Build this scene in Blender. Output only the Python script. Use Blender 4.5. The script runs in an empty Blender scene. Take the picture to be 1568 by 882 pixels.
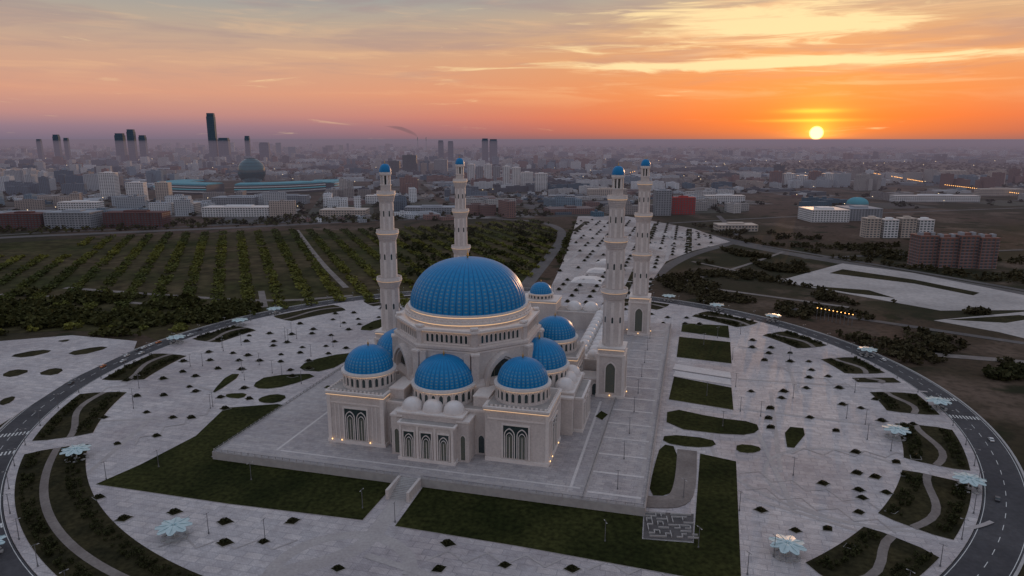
import bpy, math, random
import numpy as np
from mathutils import Matrix, Vector
from mathutils import noise as mn
random.seed(7); rng=np.random.default_rng(7)
sc=bpy.context.scene
sc.view_settings.view_transform='Standard'
sc.view_settings.look='None'
sc.view_settings.exposure=0
pi=math.pi
# ------------------------------------------------------------ helpers
def lin(c):
    c=c/255.
    return c/12.92 if c<=.04045 else ((c+.055)/1.055)**2.4
def L(r,g,b): return (lin(r),lin(g),lin(b),1)
EYE=141.; F0=1045.; PT=math.radians(12.3); S0,C0=math.sin(PT),math.cos(PT)
GZ=-4.
def G(a,b,z=GZ):
    """photogrammetry: sight line measured in the photograph -> metres on the level ground"""
    v=(b-441)/F0; d=S0+v*C0; t=(EYE-z)/d
    return (t*(a-784)/F0, t*(C0-v*S0))
def link(o,parent=None):
    sc.collection.objects.link(o)
    if parent: o.parent=parent
    return o
def empty(name,loc=(0,0,0),rz=0):
    o=bpy.data.objects.new(name,None); o.location=loc; o.rotation_euler=(0,0,rz); o.empty_display_size=1
    return link(o)
class MB:
    def __init__(s): s.v=[];s.f=[];s.m=[];s.s=[];s.T=Matrix.Identity(4);s.mats=[]
    def mi(s,m):
        if m not in s.mats: s.mats.append(m)
        return s.mats.index(m)
    def add(s,vs,fs,mat,smooth=False):
        o=len(s.v); T=s.T
        for p in vs:
            q=T@Vector(p); s.v.append((q.x,q.y,q.z))
        k=s.mi(mat)
        for f in fs: s.f.append([i+o for i in f]); s.m.append(k); s.s.append(smooth)
    def box(s,x0,x1,y0,y1,z0,z1,mat):
        s.add([(x0,y0,z0),(x1,y0,z0),(x1,y1,z0),(x0,y1,z0),(x0,y0,z1),(x1,y0,z1),(x1,y1,z1),(x0,y1,z1)],
              [(0,3,2,1),(4,5,6,7),(0,1,5,4),(1,2,6,5),(2,3,7,6),(3,0,4,7)],mat)
    def lathe(s,n,prof,mat,cx=0,cy=0,rot=0,smooth=False,rib=0,nr=0,a0=0,a1=2*pi):
        full=abs(a1-a0-2*pi)<1e-6; cols=n if full else n+1
        vs=[];fs=[]
        for r,z in prof:
            for i in range(cols):
                a=rot+a0+(a1-a0)*i/n
                rr=r*(1+rib*abs(math.sin(a*nr/2))) if rib else r
                vs.append((cx+rr*math.cos(a),cy+rr*math.sin(a),z))
        for j in range(len(prof)-1):
            for i in range(n):
                a=j*cols+i; b=j*cols+(i+1)%cols
                fs.append((a,b,b+cols,a+cols))
        s.add(vs,fs,mat,smooth)
    def prism(s,pts,z0,z1,mat,matside=None):
        n=len(pts)
        ar=sum(pts[i][0]*pts[(i+1)%n][1]-pts[(i+1)%n][0]*pts[i][1] for i in range(n))
        if ar<0: pts=pts[::-1]
        s.add([(p[0],p[1],z1) for p in pts],[tuple(range(n))],mat)
        s.add([(p[0],p[1],z0) for p in pts]+[(p[0],p[1],z1) for p in pts],[(i,(i+1)%n,n+(i+1)%n,n+i) for i in range(n)],matside or mat)
    def strip(s,pts,w,z,mat,h=0):
        """ribbon along polyline"""
        n=len(pts);Ls=[];Rs=[]
        for i in range(n):
            a=pts[max(i-1,0)];b=pts[min(i+1,n-1)]
            dx,dy=b[0]-a[0],b[1]-a[1];l=math.hypot(dx,dy) or 1
            nx,ny=-dy/l,dx/l
            Ls.append((pts[i][0]+nx*w/2,pts[i][1]+ny*w/2,z));Rs.append((pts[i][0]-nx*w/2,pts[i][1]-ny*w/2,z))
        s.add(Ls+Rs,[(i,n+i,n+i+1,i+1) for i in range(n-1)],mat)
        if h:
            s.add(Ls+[(p[0],p[1],z-h) for p in Ls],[(i,i+1,n+i+1,n+i) for i in range(n-1)],mat)
            s.add(Rs+[(p[0],p[1],z-h) for p in Rs],[(i,n+i,n+i+1,i+1) for i in range(n-1)],mat)
    def mesh(s,name):
        me=bpy.data.meshes.new(name); me.from_pydata(s.v,[],s.f)
        for m in s.mats: me.materials.append(m)
        me.polygons.foreach_set('material_index',s.m); me.polygons.foreach_set('use_smooth',s.s)
        me.update(); return me
    def obj(s,name,parent=None,loc=(0,0,0),rz=0):
        o=bpy.data.objects.new(name,s.mesh(name)); o.location=loc; o.rotation_euler=(0,0,rz)
        return link(o,parent)
def bulk(name,tv,tf,pos,scl,rot,mat,colr=None,parent=None):
    """many copies of a quad template merged in one mesh"""
    tv=np.array(tv,float); tf=np.array(tf,int); pos=np.array(pos,float); n=len(pos)
    scl=np.array(scl,float).reshape(n,-1)
    if scl.shape[1]==1: scl=np.repeat(scl,3,1)
    rot=np.array(rot,float); c,s=np.cos(rot)[:,None],np.sin(rot)[:,None]
    V=tv[None]*scl[:,None,:]
    X=V[:,:,0]*c-V[:,:,1]*s; Y=V[:,:,0]*s+V[:,:,1]*c
    V=np.stack([X,Y,V[:,:,2]],2)+pos[:,None,:]
    Fq=(tf[None]+(np.arange(n)*len(tv))[:,None,None]).reshape(-1,4)
    me=bpy.data.meshes.new(name); nv=n*len(tv); nf=len(Fq)
    me.vertices.add(nv); me.vertices.foreach_set('co',V.reshape(-1))
    me.loops.add(nf*4); me.loops.foreach_set('vertex_index',Fq.reshape(-1).astype(np.int32))
    me.polygons.add(nf); me.polygons.foreach_set('loop_start',np.arange(nf,dtype=np.int32)*4)
    me.update(calc_edges=True)
    me.polygons.foreach_set('use_smooth',np.zeros(nf,bool))
    me.materials.append(mat)
    if colr is not None:
        at=me.color_attributes.new('Col','FLOAT_COLOR','CORNER')
        cc=np.repeat(np.concatenate([np.array(colr,float),np.ones((n,1))],1),len(tf)*4,0)
        at.data.foreach_set('color',cc.reshape(-1))
    o=bpy.data.objects.new(name,me); return link(o,parent)
def chaikin(p,k=2,closed=True):
    for _ in range(k):
        q=[];n=len(p)
        rngi=range(n) if closed else range(n-1)
        if not closed:q.append(p[0])
        for i in rngi:
            a,b=p[i],p[(i+1)%n]
            q.append((.75*a[0]+.25*b[0],.75*a[1]+.25*b[1]));q.append((.25*a[0]+.75*b[0],.25*a[1]+.75*b[1]))
        if not closed:q.append(p[-1])
        p=q
    return p
def inpoly(x,y,P):
    c=False;n=len(P);j=n-1
    for i in range(n):
        if (P[i][1]>y)!=(P[j][1]>y) and x<(P[j][0]-P[i][0])*(y-P[i][1])/(P[j][1]-P[i][1])+P[i][0]: c=not c
        j=i
    return c
# ------------------------------------------------------------ materials
def mat(name,col=(.5,.5,.5),rough=.8,col2=None,scale=.1,detail=3,metal=0,spec=.3,emis=None,es=0,bump=0,lo=.35,hi=.65,scale2=None,k2=.25):
    m=bpy.data.materials.new(name); m.use_nodes=True; nt=m.node_tree; N=nt.nodes; b=N['Principled BSDF']
    b.inputs['Roughness'].default_value=rough; b.inputs['Metallic'].default_value=metal
    b.inputs['Specular IOR Level'].default_value=spec
    col=tuple(col[:3])+(1,)
    b.inputs['Base Color'].default_value=col
    if col2:
        g=N.new('ShaderNodeNewGeometry'); n=N.new('ShaderNodeTexNoise'); n.inputs['Scale'].default_value=scale; n.inputs['Detail'].default_value=detail
        nt.links.new(g.outputs['Position'],n.inputs['Vector'])
        r=N.new('ShaderNodeValToRGB'); r.color_ramp.elements[0].position=lo; r.color_ramp.elements[1].position=hi
        r.color_ramp.elements[0].color=col; r.color_ramp.elements[1].color=tuple(col2[:3])+(1,)
        nt.links.new(n.outputs['Fac'],r.inputs['Fac']); out=r.outputs['Color']
        if scale2:
            n2=N.new('ShaderNodeTexNoise'); n2.inputs['Scale'].default_value=scale2; n2.inputs['Detail'].default_value=4
            nt.links.new(g.outputs['Position'],n2.inputs['Vector'])
            mr=N.new('ShaderNodeMapRange'); mr.inputs['From Min'].default_value=.3; mr.inputs['From Max'].default_value=.7
            mr.inputs['To Min'].default_value=1-k2; mr.inputs['To Max'].default_value=1+k2
            nt.links.new(n2.outputs['Fac'],mr.inputs['Value'])
            vm=N.new('ShaderNodeVectorMath'); vm.operation='SCALE'
            nt.links.new(out,vm.inputs[0]); nt.links.new(mr.outputs['Result'],vm.inputs['Scale']); out=vm.outputs['Vector']
        nt.links.new(out,b.inputs['Base Color'])
    if emis:
        b.inputs['Emission Color'].default_value=tuple(emis[:3])+(1,); b.inputs['Emission Strength'].default_value=es
    return m
class NG:
    """tiny math-node helper"""
    def __init__(s,nt): s.nt=nt
    def m(s,op,a,b=None,c=None):
        n=s.nt.nodes.new('ShaderNodeMath'); n.operation=op
        for i,x in enumerate((a,b,c)):
            if x is None: continue
            if isinstance(x,(int,float)): n.inputs[i].default_value=x
            else: s.nt.links.new(x,n.inputs[i])
        return n.outputs[0]
    def mix(s,f,a,b,typ='MIX'):
        n=s.nt.nodes.new('ShaderNodeMix'); n.data_type='RGBA'; n.blend_type=typ
        for sock,x in ((n.inputs[0],f),(n.inputs[6],a),(n.inputs[7],b)):
            if isinstance(x,(int,float)): sock.default_value=x
            elif isinstance(x,tuple): sock.default_value=tuple(x[:3])+(1,)
            else: s.nt.links.new(x,sock)
        return n.outputs[2]
    def new(s,t): return s.nt.nodes.new(t)
    def smooth(s,x,a,b):
        n=s.new('ShaderNodeMapRange'); n.interpolation_type='SMOOTHSTEP'
        n.inputs['From Min'].default_value=a; n.inputs['From Max'].default_value=b
        s.nt.links.new(x,n.inputs['Value']); return n.outputs['Result']
stone=mat('mosque_stone',(.50,.45,.43),.6,(.585,.535,.505),.12,scale2=1.2,k2=.10)
trim=mat('stone_trim',(.65,.60,.575),.5,(.70,.65,.615),.3,scale2=1.,k2=.06)
white=mat('white_marble',(.62,.59,.58),.4,(.70,.67,.66),.4)
stroof=mat('mosque_roof',(.30,.28,.27),.8,(.38,.35,.33),.2,scale2=1.5,k2=.1)
dark=mat('dark_window_glass',(.025,.04,.045),.15,(.04,.06,.06),.5,spec=.6)
lattice=mat('window_lattice',(.09,.11,.10),.4,(.13,.13,.10),1.5)
gold=mat('gold_finial',(.6,.38,.12),.4,metal=1)
glow=mat('warm_cornice_light',(.8,.6,.4),.5,emis=(1,.60,.30),es=.75)
lampm=mat('uplight_bulb',(.8,.6,.4),.5,emis=(1,.55,.2),es=2.2)
asphalt=mat('asphalt',(.045,.044,.050),.85,(.068,.066,.072),.05,scale2=.6,k2=.18)
asph2=mat('distant_asphalt',(.085,.076,.076),.9,(.12,.108,.105),.02,scale2=.3,k2=.15)
paint=mat('road_marking_paint',(.50,.50,.49),.7,(.70,.70,.67),.8)
grass=mat('lawn_grass',(.016,.020,.006),.95,(.036,.038,.012),.035,scale2=.5,k2=.5,spec=.05)
grass2=mat('dark_grass',(.022,.021,.011),.95,(.042,.036,.018),.08,scale2=.5,k2=.4,spec=.05)
path=mat('gravel_path',(.16,.135,.125),.9,(.22,.19,.175),.1,scale2=.8,k2=.12)
kerb=mat('kerb_stone',(.34,.325,.32),.8,(.40,.385,.375),.4)
metalw=mat('white_painted_steel',(.6,.6,.6),.4,(.7,.7,.7),.4)
canopym=mat('pale_cyan_canopy',(.44,.56,.58),.35,(.52,.64,.65),.3)
canopyg=mat('canopy_glass_rib',(.25,.40,.43),.3,(.3,.45,.48),.3)
rail=mat('steel_railing',(.12,.12,.13),.5,(.18,.18,.19),.5)
def paving(name,c1,c2,tile,rz,big,mort=.6):
    m=bpy.data.materials.new(name); m.use_nodes=True; nt=m.node_tree; g=NG(nt); b=nt.nodes['Principled BSDF']
    b.inputs['Roughness'].default_value=.6; b.inputs['Specular IOR Level'].default_value=.35
    ge=g.new('ShaderNodeNewGeometry'); mp=g.new('ShaderNodeMapping'); mp.inputs['Rotation'].default_value=(0,0,rz)
    nt.links.new(ge.outputs['Position'],mp.inputs['Vector'])
    def noise(sc_,det=5):
        n=g.new('ShaderNodeTexNoise'); n.inputs['Scale'].default_value=sc_; n.inputs['Detail'].default_value=det
        nt.links.new(mp.outputs[0],n.inputs['Vector']); return n.outputs['Fac']
    br=g.new('ShaderNodeTexBrick'); br.inputs['Scale'].default_value=1./tile; br.offset=.5
    br.inputs['Color1'].default_value=tuple(x*.9 for x in c1)+(1,); br.inputs['Color2'].default_value=tuple(x*1.08 for x in c1)+(1,)
    br.inputs['Mortar'].default_value=tuple(x*mort for x in c1)+(1,); br.inputs['Mortar Size'].default_value=.018
    nt.links.new(mp.outputs[0],br.inputs['Vector'])
    br2=g.new('ShaderNodeTexBrick'); br2.inputs['Scale'].default_value=1./big; br2.offset=.3
    br2.inputs['Color1'].default_value=(.86,.86,.88,1); br2.inputs['Color2'].default_value=(1.1,1.08,1.06,1); br2.inputs['Mortar'].default_value=(.74,.74,.76,1); br2.inputs['Mortar Size'].default_value=.014
    nt.links.new(mp.outputs[0],br2.inputs['Vector'])
    col=g.mix(1.,br.outputs['Color'],br2.outputs['Color'],'MULTIPLY')
    st=g.smooth(noise(.018,5),.38,.66)
    col=g.mix(st,col,g.mix(1.,col,c2,'MULTIPLY'))
    st2=g.smooth(noise(.25,6),.35,.75)
    col=g.mix(g.m('MULTIPLY',st2,.5),col,g.mix(1.,col,(.62,.60,.60),'MULTIPLY'))
    nt.links.new(col,b.inputs['Base Color']); return m
TH=math.radians(14.5)
plazam=paving('plaza_paving',(.55,.515,.515),(.78,.75,.76),2.4,TH,14.)
platm=paving('platform_paving',(.46,.43,.43),(.82,.80,.81),1.6,TH,8.)
boulm=paving('boulevard_paving',(.54,.49,.475),(.60,.56,.55),5.,TH,26.,.5)
bandm=mat('paving_band',(.35,.315,.31),.7,(.41,.375,.365),.1,scale2=1.,k2=.12)
bandl=mat('paving_band_light',(.52,.485,.475),.7,(.58,.54,.53),.1,scale2=1.,k2=.12)
def domemat(name,n,rings,H):
    m=bpy.data.materials.new(name); m.use_nodes=True; nt=m.node_tree; g=NG(nt); b=nt.nodes['Principled BSDF']
    b.inputs['Roughness'].default_value=.40; b.inputs['Specular IOR Level'].default_value=.28
    tc=g.new('ShaderNodeTexCoord'); sp=g.new('ShaderNodeSeparateXYZ'); nt.links.new(tc.outputs['Object'],sp.inputs[0])
    a=g.m('ARCTAN2',sp.outputs[1],sp.outputs[0]); u=g.m('MULTIPLY',a,n/(2*pi)); v=g.m('MULTIPLY',sp.outputs[2],rings/H)
    fu=g.m('ABSOLUTE',g.m('SUBTRACT',g.m('FRACT',g.m('ADD',u,100.5)),.5))
    fv=g.m('ABSOLUTE',g.m('SUBTRACT',g.m('FRACT',v),.5))
    nz=g.new('ShaderNodeTexNoise'); nz.inputs['Scale'].default_value=.6; nz.inputs['Detail'].default_value=5; nt.links.new(tc.outputs['Object'],nz.inputs['Vector'])
    base=g.mix(nz.outputs['Fac'],(.0,.150,.37),(.001,.245,.54))
    dia=g.m('GREATER_THAN',g.m('ADD',fu,fv),.72)
    mer=g.m('LESS_THAN',fu,.09)
    hz=g.m('DIVIDE',sp.outputs[2],H)
    low=g.smooth(hz,.80,.35)
    col=g.mix(g.m('MULTIPLY',mer,.7),base,(.001,.08,.22))
    col=g.mix(g.m('MULTIPLY',g.m('MULTIPLY',dia,low),.5),col,(.26,.33,.27))
    nt.links.new(col,b.inputs['Base Color']); return m
dome_big=domemat('blue_dome_tiles',56,16,26.)
dome_sm=domemat('blue_small_dome_tiles',36,9,12.)
# ------------------------------------------------------------ mosque
MO=(-22.5,341.5)
def mw(u,w): # mosque local -> world
    c,s=math.cos(TH),math.sin(TH); return (MO[0]+u*c+w*s, MO[1]-u*s+w*c)
mosque=empty('grand_mosque',(MO[0],MO[1],0),-TH)
def arch_pts(cx,z0,w,h,k=8):
    zs=z0+h-.707*w; pts=[(cx-w/2,z0),(cx-w/2,zs)]
    am=math.acos(1/3.)
    for i in range(1,k+1):
        a=pi-am*i/k*1.0
        pts.append((cx+w*.25+.75*w*math.cos(a),zs+.75*w*math.sin(a)))
    right=[(2*cx-x,z) for x,z in pts[:-1]][::-1]
    return pts+right
def arch_fill(B,cx,z0,w,h,y,mt):
    P=arch_pts(cx,z0,w,h,6); B.add([(x,y,z) for x,z in P],[tuple(range(len(P)))[::-1]],mt)
def arch_strip(B,cx,z0,w,h,t,y0,y1,mt):
    A=arch_pts(cx,z0,w,h); I=arch_pts(cx,z0,w-2*t,h-t*1.2); n=len(A)
    vs=[(x,y0,z) for x,z in A]+[(x,y0,z) for x,z in I]+[(x,y1,z) for x,z in A]+[(x,y1,z) for x,z in I]
    fs=[]
    for i in range(n-1):
        fs+=[(i,n+i,n+i+1,i+1),(i,i+1,2*n+i+1,2*n+i),(n+i,3*n+i,3*n+i+1,n+i+1)]
    B.add(vs,fs,mt)
def panel(B,cx,z0,W,H,n,yw,fr=.7):
    """recess-framed group of tall pointed windows, wall plane at y=yw, outward is -y"""
    B.box(cx-W/2,cx+W/2,yw-.15,yw+.3,z0,z0+H,dark)
    for a,b in((cx-W/2-fr,cx-W/2),(cx+W/2,cx+W/2+fr)): B.box(a,b,yw-.6,yw+.3,z0-.003,z0+H,trim)
    B.box(cx-W/2-fr,cx+W/2+fr,yw-.62,yw+.3,z0+H,z0+H+fr,trim)
    ww=W/n
    for i in range(n):
        x=cx-W/2+ww*(i+.5); w=ww*.86; h=H*.92
        arch_strip(B,x,z0,w,h,w*.08,yw-.45,yw-.15,trim)
        arch_strip(B,x,z0,w*.66,h*.86,w*.06,yw-.40,yw-.15,trim)
        arch_fill(B,x,z0,w*.5,h*.78,yw-.2,lattice)
        if n<=2: B.box(x-.12,x+.12,yw-.3,yw-.21,z0,z0+h*.7,trim)
def cornice(B,x0,x1,y0,y1,z,t=1.2,o=.7,light=False):
    for k,(dz,oo) in enumerate(((0,o*.5),(t*.5,o))):
        B.box(x0-oo,x1+oo,y0-oo,y1+oo,z+dz,z+dz+t*.5,trim)
    if light:
        oo=o*.5+.03; B.box(x0-oo,x1+oo,y0-oo,y1+oo,z-.22,z-.002,glow)
def dome_profile(R,H,n=22,pw=.9):
    P=[]
    for i in range(n+1):
        t=i/n*pi/2; P.append((max(R*math.cos(t)**pw,0.02),H*math.sin(t)))
    return P
def dome_obj(name,u,w,z,R,H,ribs,mt,parent,fin=True,seg=None,pw=.9):
    B=MB(); seg=seg or ribs*4
    B.lathe(seg,dome_profile(R,H,22,pw),mt,rib=.012 if ribs else 0,nr=ribs,smooth=True)
    if fin:
        s=(R/11.)**.4
        B.lathe(12,[(.35*s,H-.2),(.25*s,H+.4*s),(.55*s,H+.8*s),(.22*s,H+1.2*s),(.36*s,H+1.5*s),(.1*s,H+1.8*s),(.05*s,H+2.9*s),(.0,H+3.0*s)],gold,smooth=True)
    return B.obj(name,parent,(u,w,z))
def drum(B,cx,cy,r,z0,z1,nw,seg=48,light=True,ww=.5):
    """circular drum with pilasters, arched windows and lit cornice"""
    H=z1-z0; cz=z1-H*.16
    B.lathe(seg,[(r+.5,z0),(r+.5,z0+H*.12),(r,z0+H*.12),(r,cz-H*.02)],stone,cx,cy)
    B.lathe(seg,[(r,cz-H*.04),(r+.35,cz-H*.04),(r+.35,cz+.0)],glow if light else trim,cx,cy)
    B.lathe(seg,[(r+.36,cz),(r+.9,cz),(r+.9,z1-.4),(r+.5,z1-.4),(r+.5,z1),(0.01,z1)],trim,cx,cy)
    pw=2*pi*r/nw
    T0=B.T.copy()
    for i in range(nw):
        B.T=T0@Matrix.Translation((cx,cy,0))@Matrix.Rotation(2*pi*i/nw,4,'Z')
        a0=z0+H*.2; hh=H*.52; w=pw*ww
        arch_fill(B,0,a0,w,hh,-(r+.06),dark)
        arch_strip(B,0,a0,w*1.3,hh+w*.15,w*.15,-(r+.22),-(r-.2),trim)
        B.T=B.T@Matrix.Rotation(pi/nw,4,'Z')
        B.box(-pw*.08,pw*.08,-(r+.3),-(r-.3),z0+H*.12,cz-H*.05,trim)
    B.T=T0
B=MB()
R4=[Matrix.Rotation(i*pi/2,4,'Z') for i in range(4)]
for i in range(4):
    B.T=R4[i]
    x0,x1,y0,y1=-53,-24.5,-53,-24.5
    B.box(x0-.6,x1+.6,y0-.6,y1,0,1.6,trim)
    B.box(x0,x1,y0,y1,1.6,24.2,stone)
    cornice(B,x0,x1,y0,y1,24.2,1.6,.9,True)
    B.box(x0+.6,x1-.6,y0+.6,y1-.6,25.8,26.0,stroof)
    for q in range(14):
        xx=x0+1+q*2.04; B.box(xx-.45,xx+.45,y0+.1,y0+.5,25.8,26.7,trim); B.box(x0+.1,x0+.5,y0+1+q*2.04-.45,y0+1+q*2.04+.45,25.8,26.7,trim)
    for a,b in ((x0-.2,x0+1.6),(x1-1.6,x1+.2)): B.box(a,b,y0-.35,y0+1,1.6,24.19,trim)
    for xx in (-49.2,-47.2,-30.2,-28.2): B.box(xx-.22,xx+.22,y0-.22,y0+.1,2.2,19.5,trim)
    panel(B,-38.7,2.2,11.5,15.5,2,y0)
    B.box(-38.7-13,-38.7+13,y0-.3,y0+.2,19.9,20.5,trim)
    for xx in (-46,-31.4,-51): B.box(xx-.22,xx+.22,y0-1.1,y0-.8,1.6,2.1,lampm)
    Tk=B.T.copy(); B.T=Tk@Matrix.Rotation(-pi/2,4,'Z')
    panel(B,38.7,2.2,11.5,15.5,2,-53); B.box(38.7-13,38.7+13,-53.3,-52.8,19.9,20.5,trim)
    B.T=Tk
    B.box(-24.5,24.5,-49,-24,0,20.5,stone); cornice(B,-24,24,-49,-25,20.5,1.4,.6)
    B.box(-23.5,23.5,-48.6,-25,21.9,22.1,stroof)
    B.box(-13.6,13.6,-62.6,-49,0,1.4,trim)
    B.box(-13,13,-62,-49,1.4,16.6,stone); cornice(B,-13,13,-62,-50,16.6,1.3,.6)
    B.box(-12.5,12.5,-61.5,-49.2,17.9,18.05,stroof)
    for x in (-8.2,0,8.2): panel(B,x,1.8,5.0,12.2,1,-62,.5)
    for x in (-4.1,4.1,-12.2,12.2): B.box(x-.5,x+.5,-62.5,-61.8,1.4,16.59,trim)
    B.box(-18.5,-13,-58,-49,0,18.6,stone); B.box(13,18.5,-58,-49,0,18.6,stone)
    B.box(-18.9,-12.9,-58.4,-49,18.6,19.5,trim); B.box(12.9,18.9,-58.4,-49,18.6,19.5,trim)
    for x in (-15.8,15.8):
        arch_strip(B,x,1,2.6,12,.25,-58.25,-57.9,trim); arch_fill(B,x,1,2.1,11.7,-58.1,lattice)
    B.box(-15.5,15.5,-58,-47,17.9,20.4,stone); B.box(-15.9,15.9,-58.3,-46.8,20.4,21.1,trim)
    for x in (-10,0,10):
        B.lathe(24,[(4.9,21.1),(4.9,21.9),(4.7,21.9)],trim,x,-52.6)
        B.lathe(28,[(r,21.9+z) for r,z in dome_profile(4.7,4.4,8)],white,x,-52.6,smooth=True,rib=.02,nr=12)
    drum(B,0,-37.5,14.6,22,30.2,26)
    drum(B,-38.2,-38.2,12.2,25.8,33.8,26)
    for sx in (-1,1):
        B.box(min(sx*17,sx*24.2),max(sx*17,sx*24.2),-46,-30,21.9,26.5,stone); B.box(min(sx*16.8,sx*24.4),max(sx*16.8,sx*24.4),-46.2,-30,26.5,27.2,trim)
    for x in (-21.6,21.6):
        arch_strip(B,x,1,3.4,9,.3,-49.3,-48.9,trim); arch_fill(B,x,1,2.8,8.6,-49.1,dark)
B.T=Matrix.Identity(4)
o8=pi/8; ca=math.cos(pi/8)
B.lathe(8,[(37.5/ca,20),(37.5/ca,28),(35.5/ca,30.5),(34.5/ca,30.5),(34.5/ca,44),(35.4/ca,44.4),(35.4/ca,45.6),(33/ca,46.2),(33/ca,52)],stone,rot=o8)
B.lathe(8,[(33.0/ca,52.0),(33.3/ca,52.05),(33.6/ca,52.3)],glow,rot=o8)
B.lathe(8,[(33.6/ca,52.3),(34.6/ca,52.5),(34.6/ca,53.6),(33.4/ca,53.8),(10,53.9)],trim,rot=o8)
B.lathe(8,[(34.6/ca,43.1),(34.9/ca,43.1),(34.9/ca,43.9)],trim,rot=o8)
for i in range(8):
    B.T=Matrix.Rotation(i*pi/4,4,'Z')
    for k in range(9):
        x=-9.6+k*2.4
        arch_fill(B,x,47.2,1.25,3.9,-33.06,dark); arch_strip(B,x,47.2,1.7,4.2,.22,-33.3,-32.9,trim)
    B.box(-11.5,11.5,-33.5,-32.9,46.25,46.8,trim)
    if i%2:
        arch_strip(B,0,22.3,21,20.4,1.6,-38.3,-33.5,stone)
        arch_strip(B,0,22.3,17.6,18.0,.7,-37.3,-33.5,trim)
        arch_fill(B,0,22.3,16.4,17.2,-34.7,dark)
        for x in (-4.2,0,4.2): B.box(x-.2,x+.2,-35,-34.75,22.3,36,lattice)
    else:
        for x in(-11,11): B.box(x-1.5,x+1.5,-36.6,-34,30,43,stone)
        for x in (-7,7): arch_strip(B,x,31,5,10,.5,-34.9,-34.4,trim)
    B.T=Matrix.Rotation(i*pi/4+pi/8,4,'Z')
    B.box(-1.8,1.8,-39.2,-36,22,42.5,stone); B.box(-2.1,2.1,-39.6,-36,42.5,43.4,trim)
    B.box(-1.5,1.5,-36.4,-34,45.7,54.2,stone); B.box(-1.8,1.8,-36.8,-34,54.2,55,trim)
B.T=Matrix.Identity(4)
B.lathe(96,[(31.6,53.7),(31.6,55.0)],stone); B.lathe(96,[(31.6,55.0),(31.9,55.0),(31.9,55.4)],glow)
B.lathe(96,[(31.9,55.4),(32.5,55.5),(32.5,56.5),(31.2,56.7),(30.2,56.7),(30.2,58.3)],trim)
B.lathe(96,[(30.2,58.3),(30.35,58.3),(30.35,58.65)],glow); B.lathe(96,[(30.35,58.65),(30.7,58.7),(30.7,59.4),(28,59.5)],trim)
for i in range(60):
    B.T=Matrix.Rotation(i*2*pi/60,4,'Z'); B.box(-.35,.35,-32.2,-31.7,56.5,57.6,trim)
B.T=Matrix.Identity(4)
B.lathe(96,[(31.75,57.4),(32.15,57.4),(32.15,57.75),(31.75,57.75)],trim)
B.obj('prayer_hall_walls',mosque)
dome_obj('main_dome',0,0,59.4,29.2,22.8,56,dome_big,mosque,seg=336,pw=.86)
for i in range(4):
    v=R4[i]@Vector((0,-37.5,0)); dome_obj('side_dome',v.x,v.y,30.1,13.9,12.2,36,dome_sm,mosque)
    v=R4[i]@Vector((-38.2,-38.2,0)); dome_obj('corner_dome',v.x,v.y,33.7,11.5,10.6,36,dome_sm,mosque)
B=MB()
def arcade(B,x0,x1,y0,y1,h):
    B.box(x0,x1,y0,y1,0,h,stone); cornice(B,x0,x1,y0,y1,h,1.0,.4)
    B.box(x0+.5,x1-.5,y0+.5,y1-.5,h+1,h+1.12,stroof)
def wdome(B,x,y,z,r):
    B.lathe(20,[(r+.35,z),(r+.35,z+.9),(r,z+.9)],trim,x,y)
    B.lathe(24,[(q,z+.9+zz) for q,zz in dome_profile(r,r*.95,7)],white,x,y,smooth=True)
for sx in (-1,1):
    a,b=sorted((sx*44,sx*60)); arcade(B,a,b,62,172,11.5)
    for k in range(11):
        y=69+k*9.8
        for xx in (sx*47.8,sx*56): wdome(B,xx,y,12.6,3.7)
    T0=Matrix.Rotation(sx*pi/2,4,'Z'); B.T=T0
    for k in range(13):
        y=68+k*8.2
        arch_fill(B,sx*y,0.8,4.6,8.6,-60.08,dark); arch_strip(B,sx*y,.8,5.6,9.4,.45,-60.4,-59.9,trim)
    B.T=Matrix.Identity(4)
arcade(B,-60,60,172,188,12.5)
for k in range(9):
    x=-52+k*13
    if abs(x)<14: continue
    wdome(B,x,180,13.6,5.7)
B.box(-14,14,168,190,0,20,stone); cornice(B,-14,14,168,190,20,1.4,.6,True)
drum(B,0,179,9.2,21.4,25.5,20)
B.box(-44,44,62,172,0,.25,platm)
for sx in (-1,1):
    a,b=sorted((sx*53,sx*66)); B.box(a,b,38,50,0,9,stone); cornice(B,a,b,38,50,9,1,.4)
    for x in (56.5,61.5):
        arch_fill(B,sx*x,.3,3.2,6.8,37.93,dark); arch_strip(B,sx*x,.3,4,7.4,.4,37.7,38.1,trim)
    a,b=sorted((sx*44,sx*64)); B.box(a,b,53.1,61.9,0,15,stone); cornice(B,a,b,53.5,61.5,15,1,.4)
    for x in (49,58): wdome(B,sx*x,57.5,16,3.7)
B.obj('courtyard_arcade',mosque)
dome_obj('gate_dome',0,179,25.4,8.4,8.0,24,dome_sm,mosque)
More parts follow.
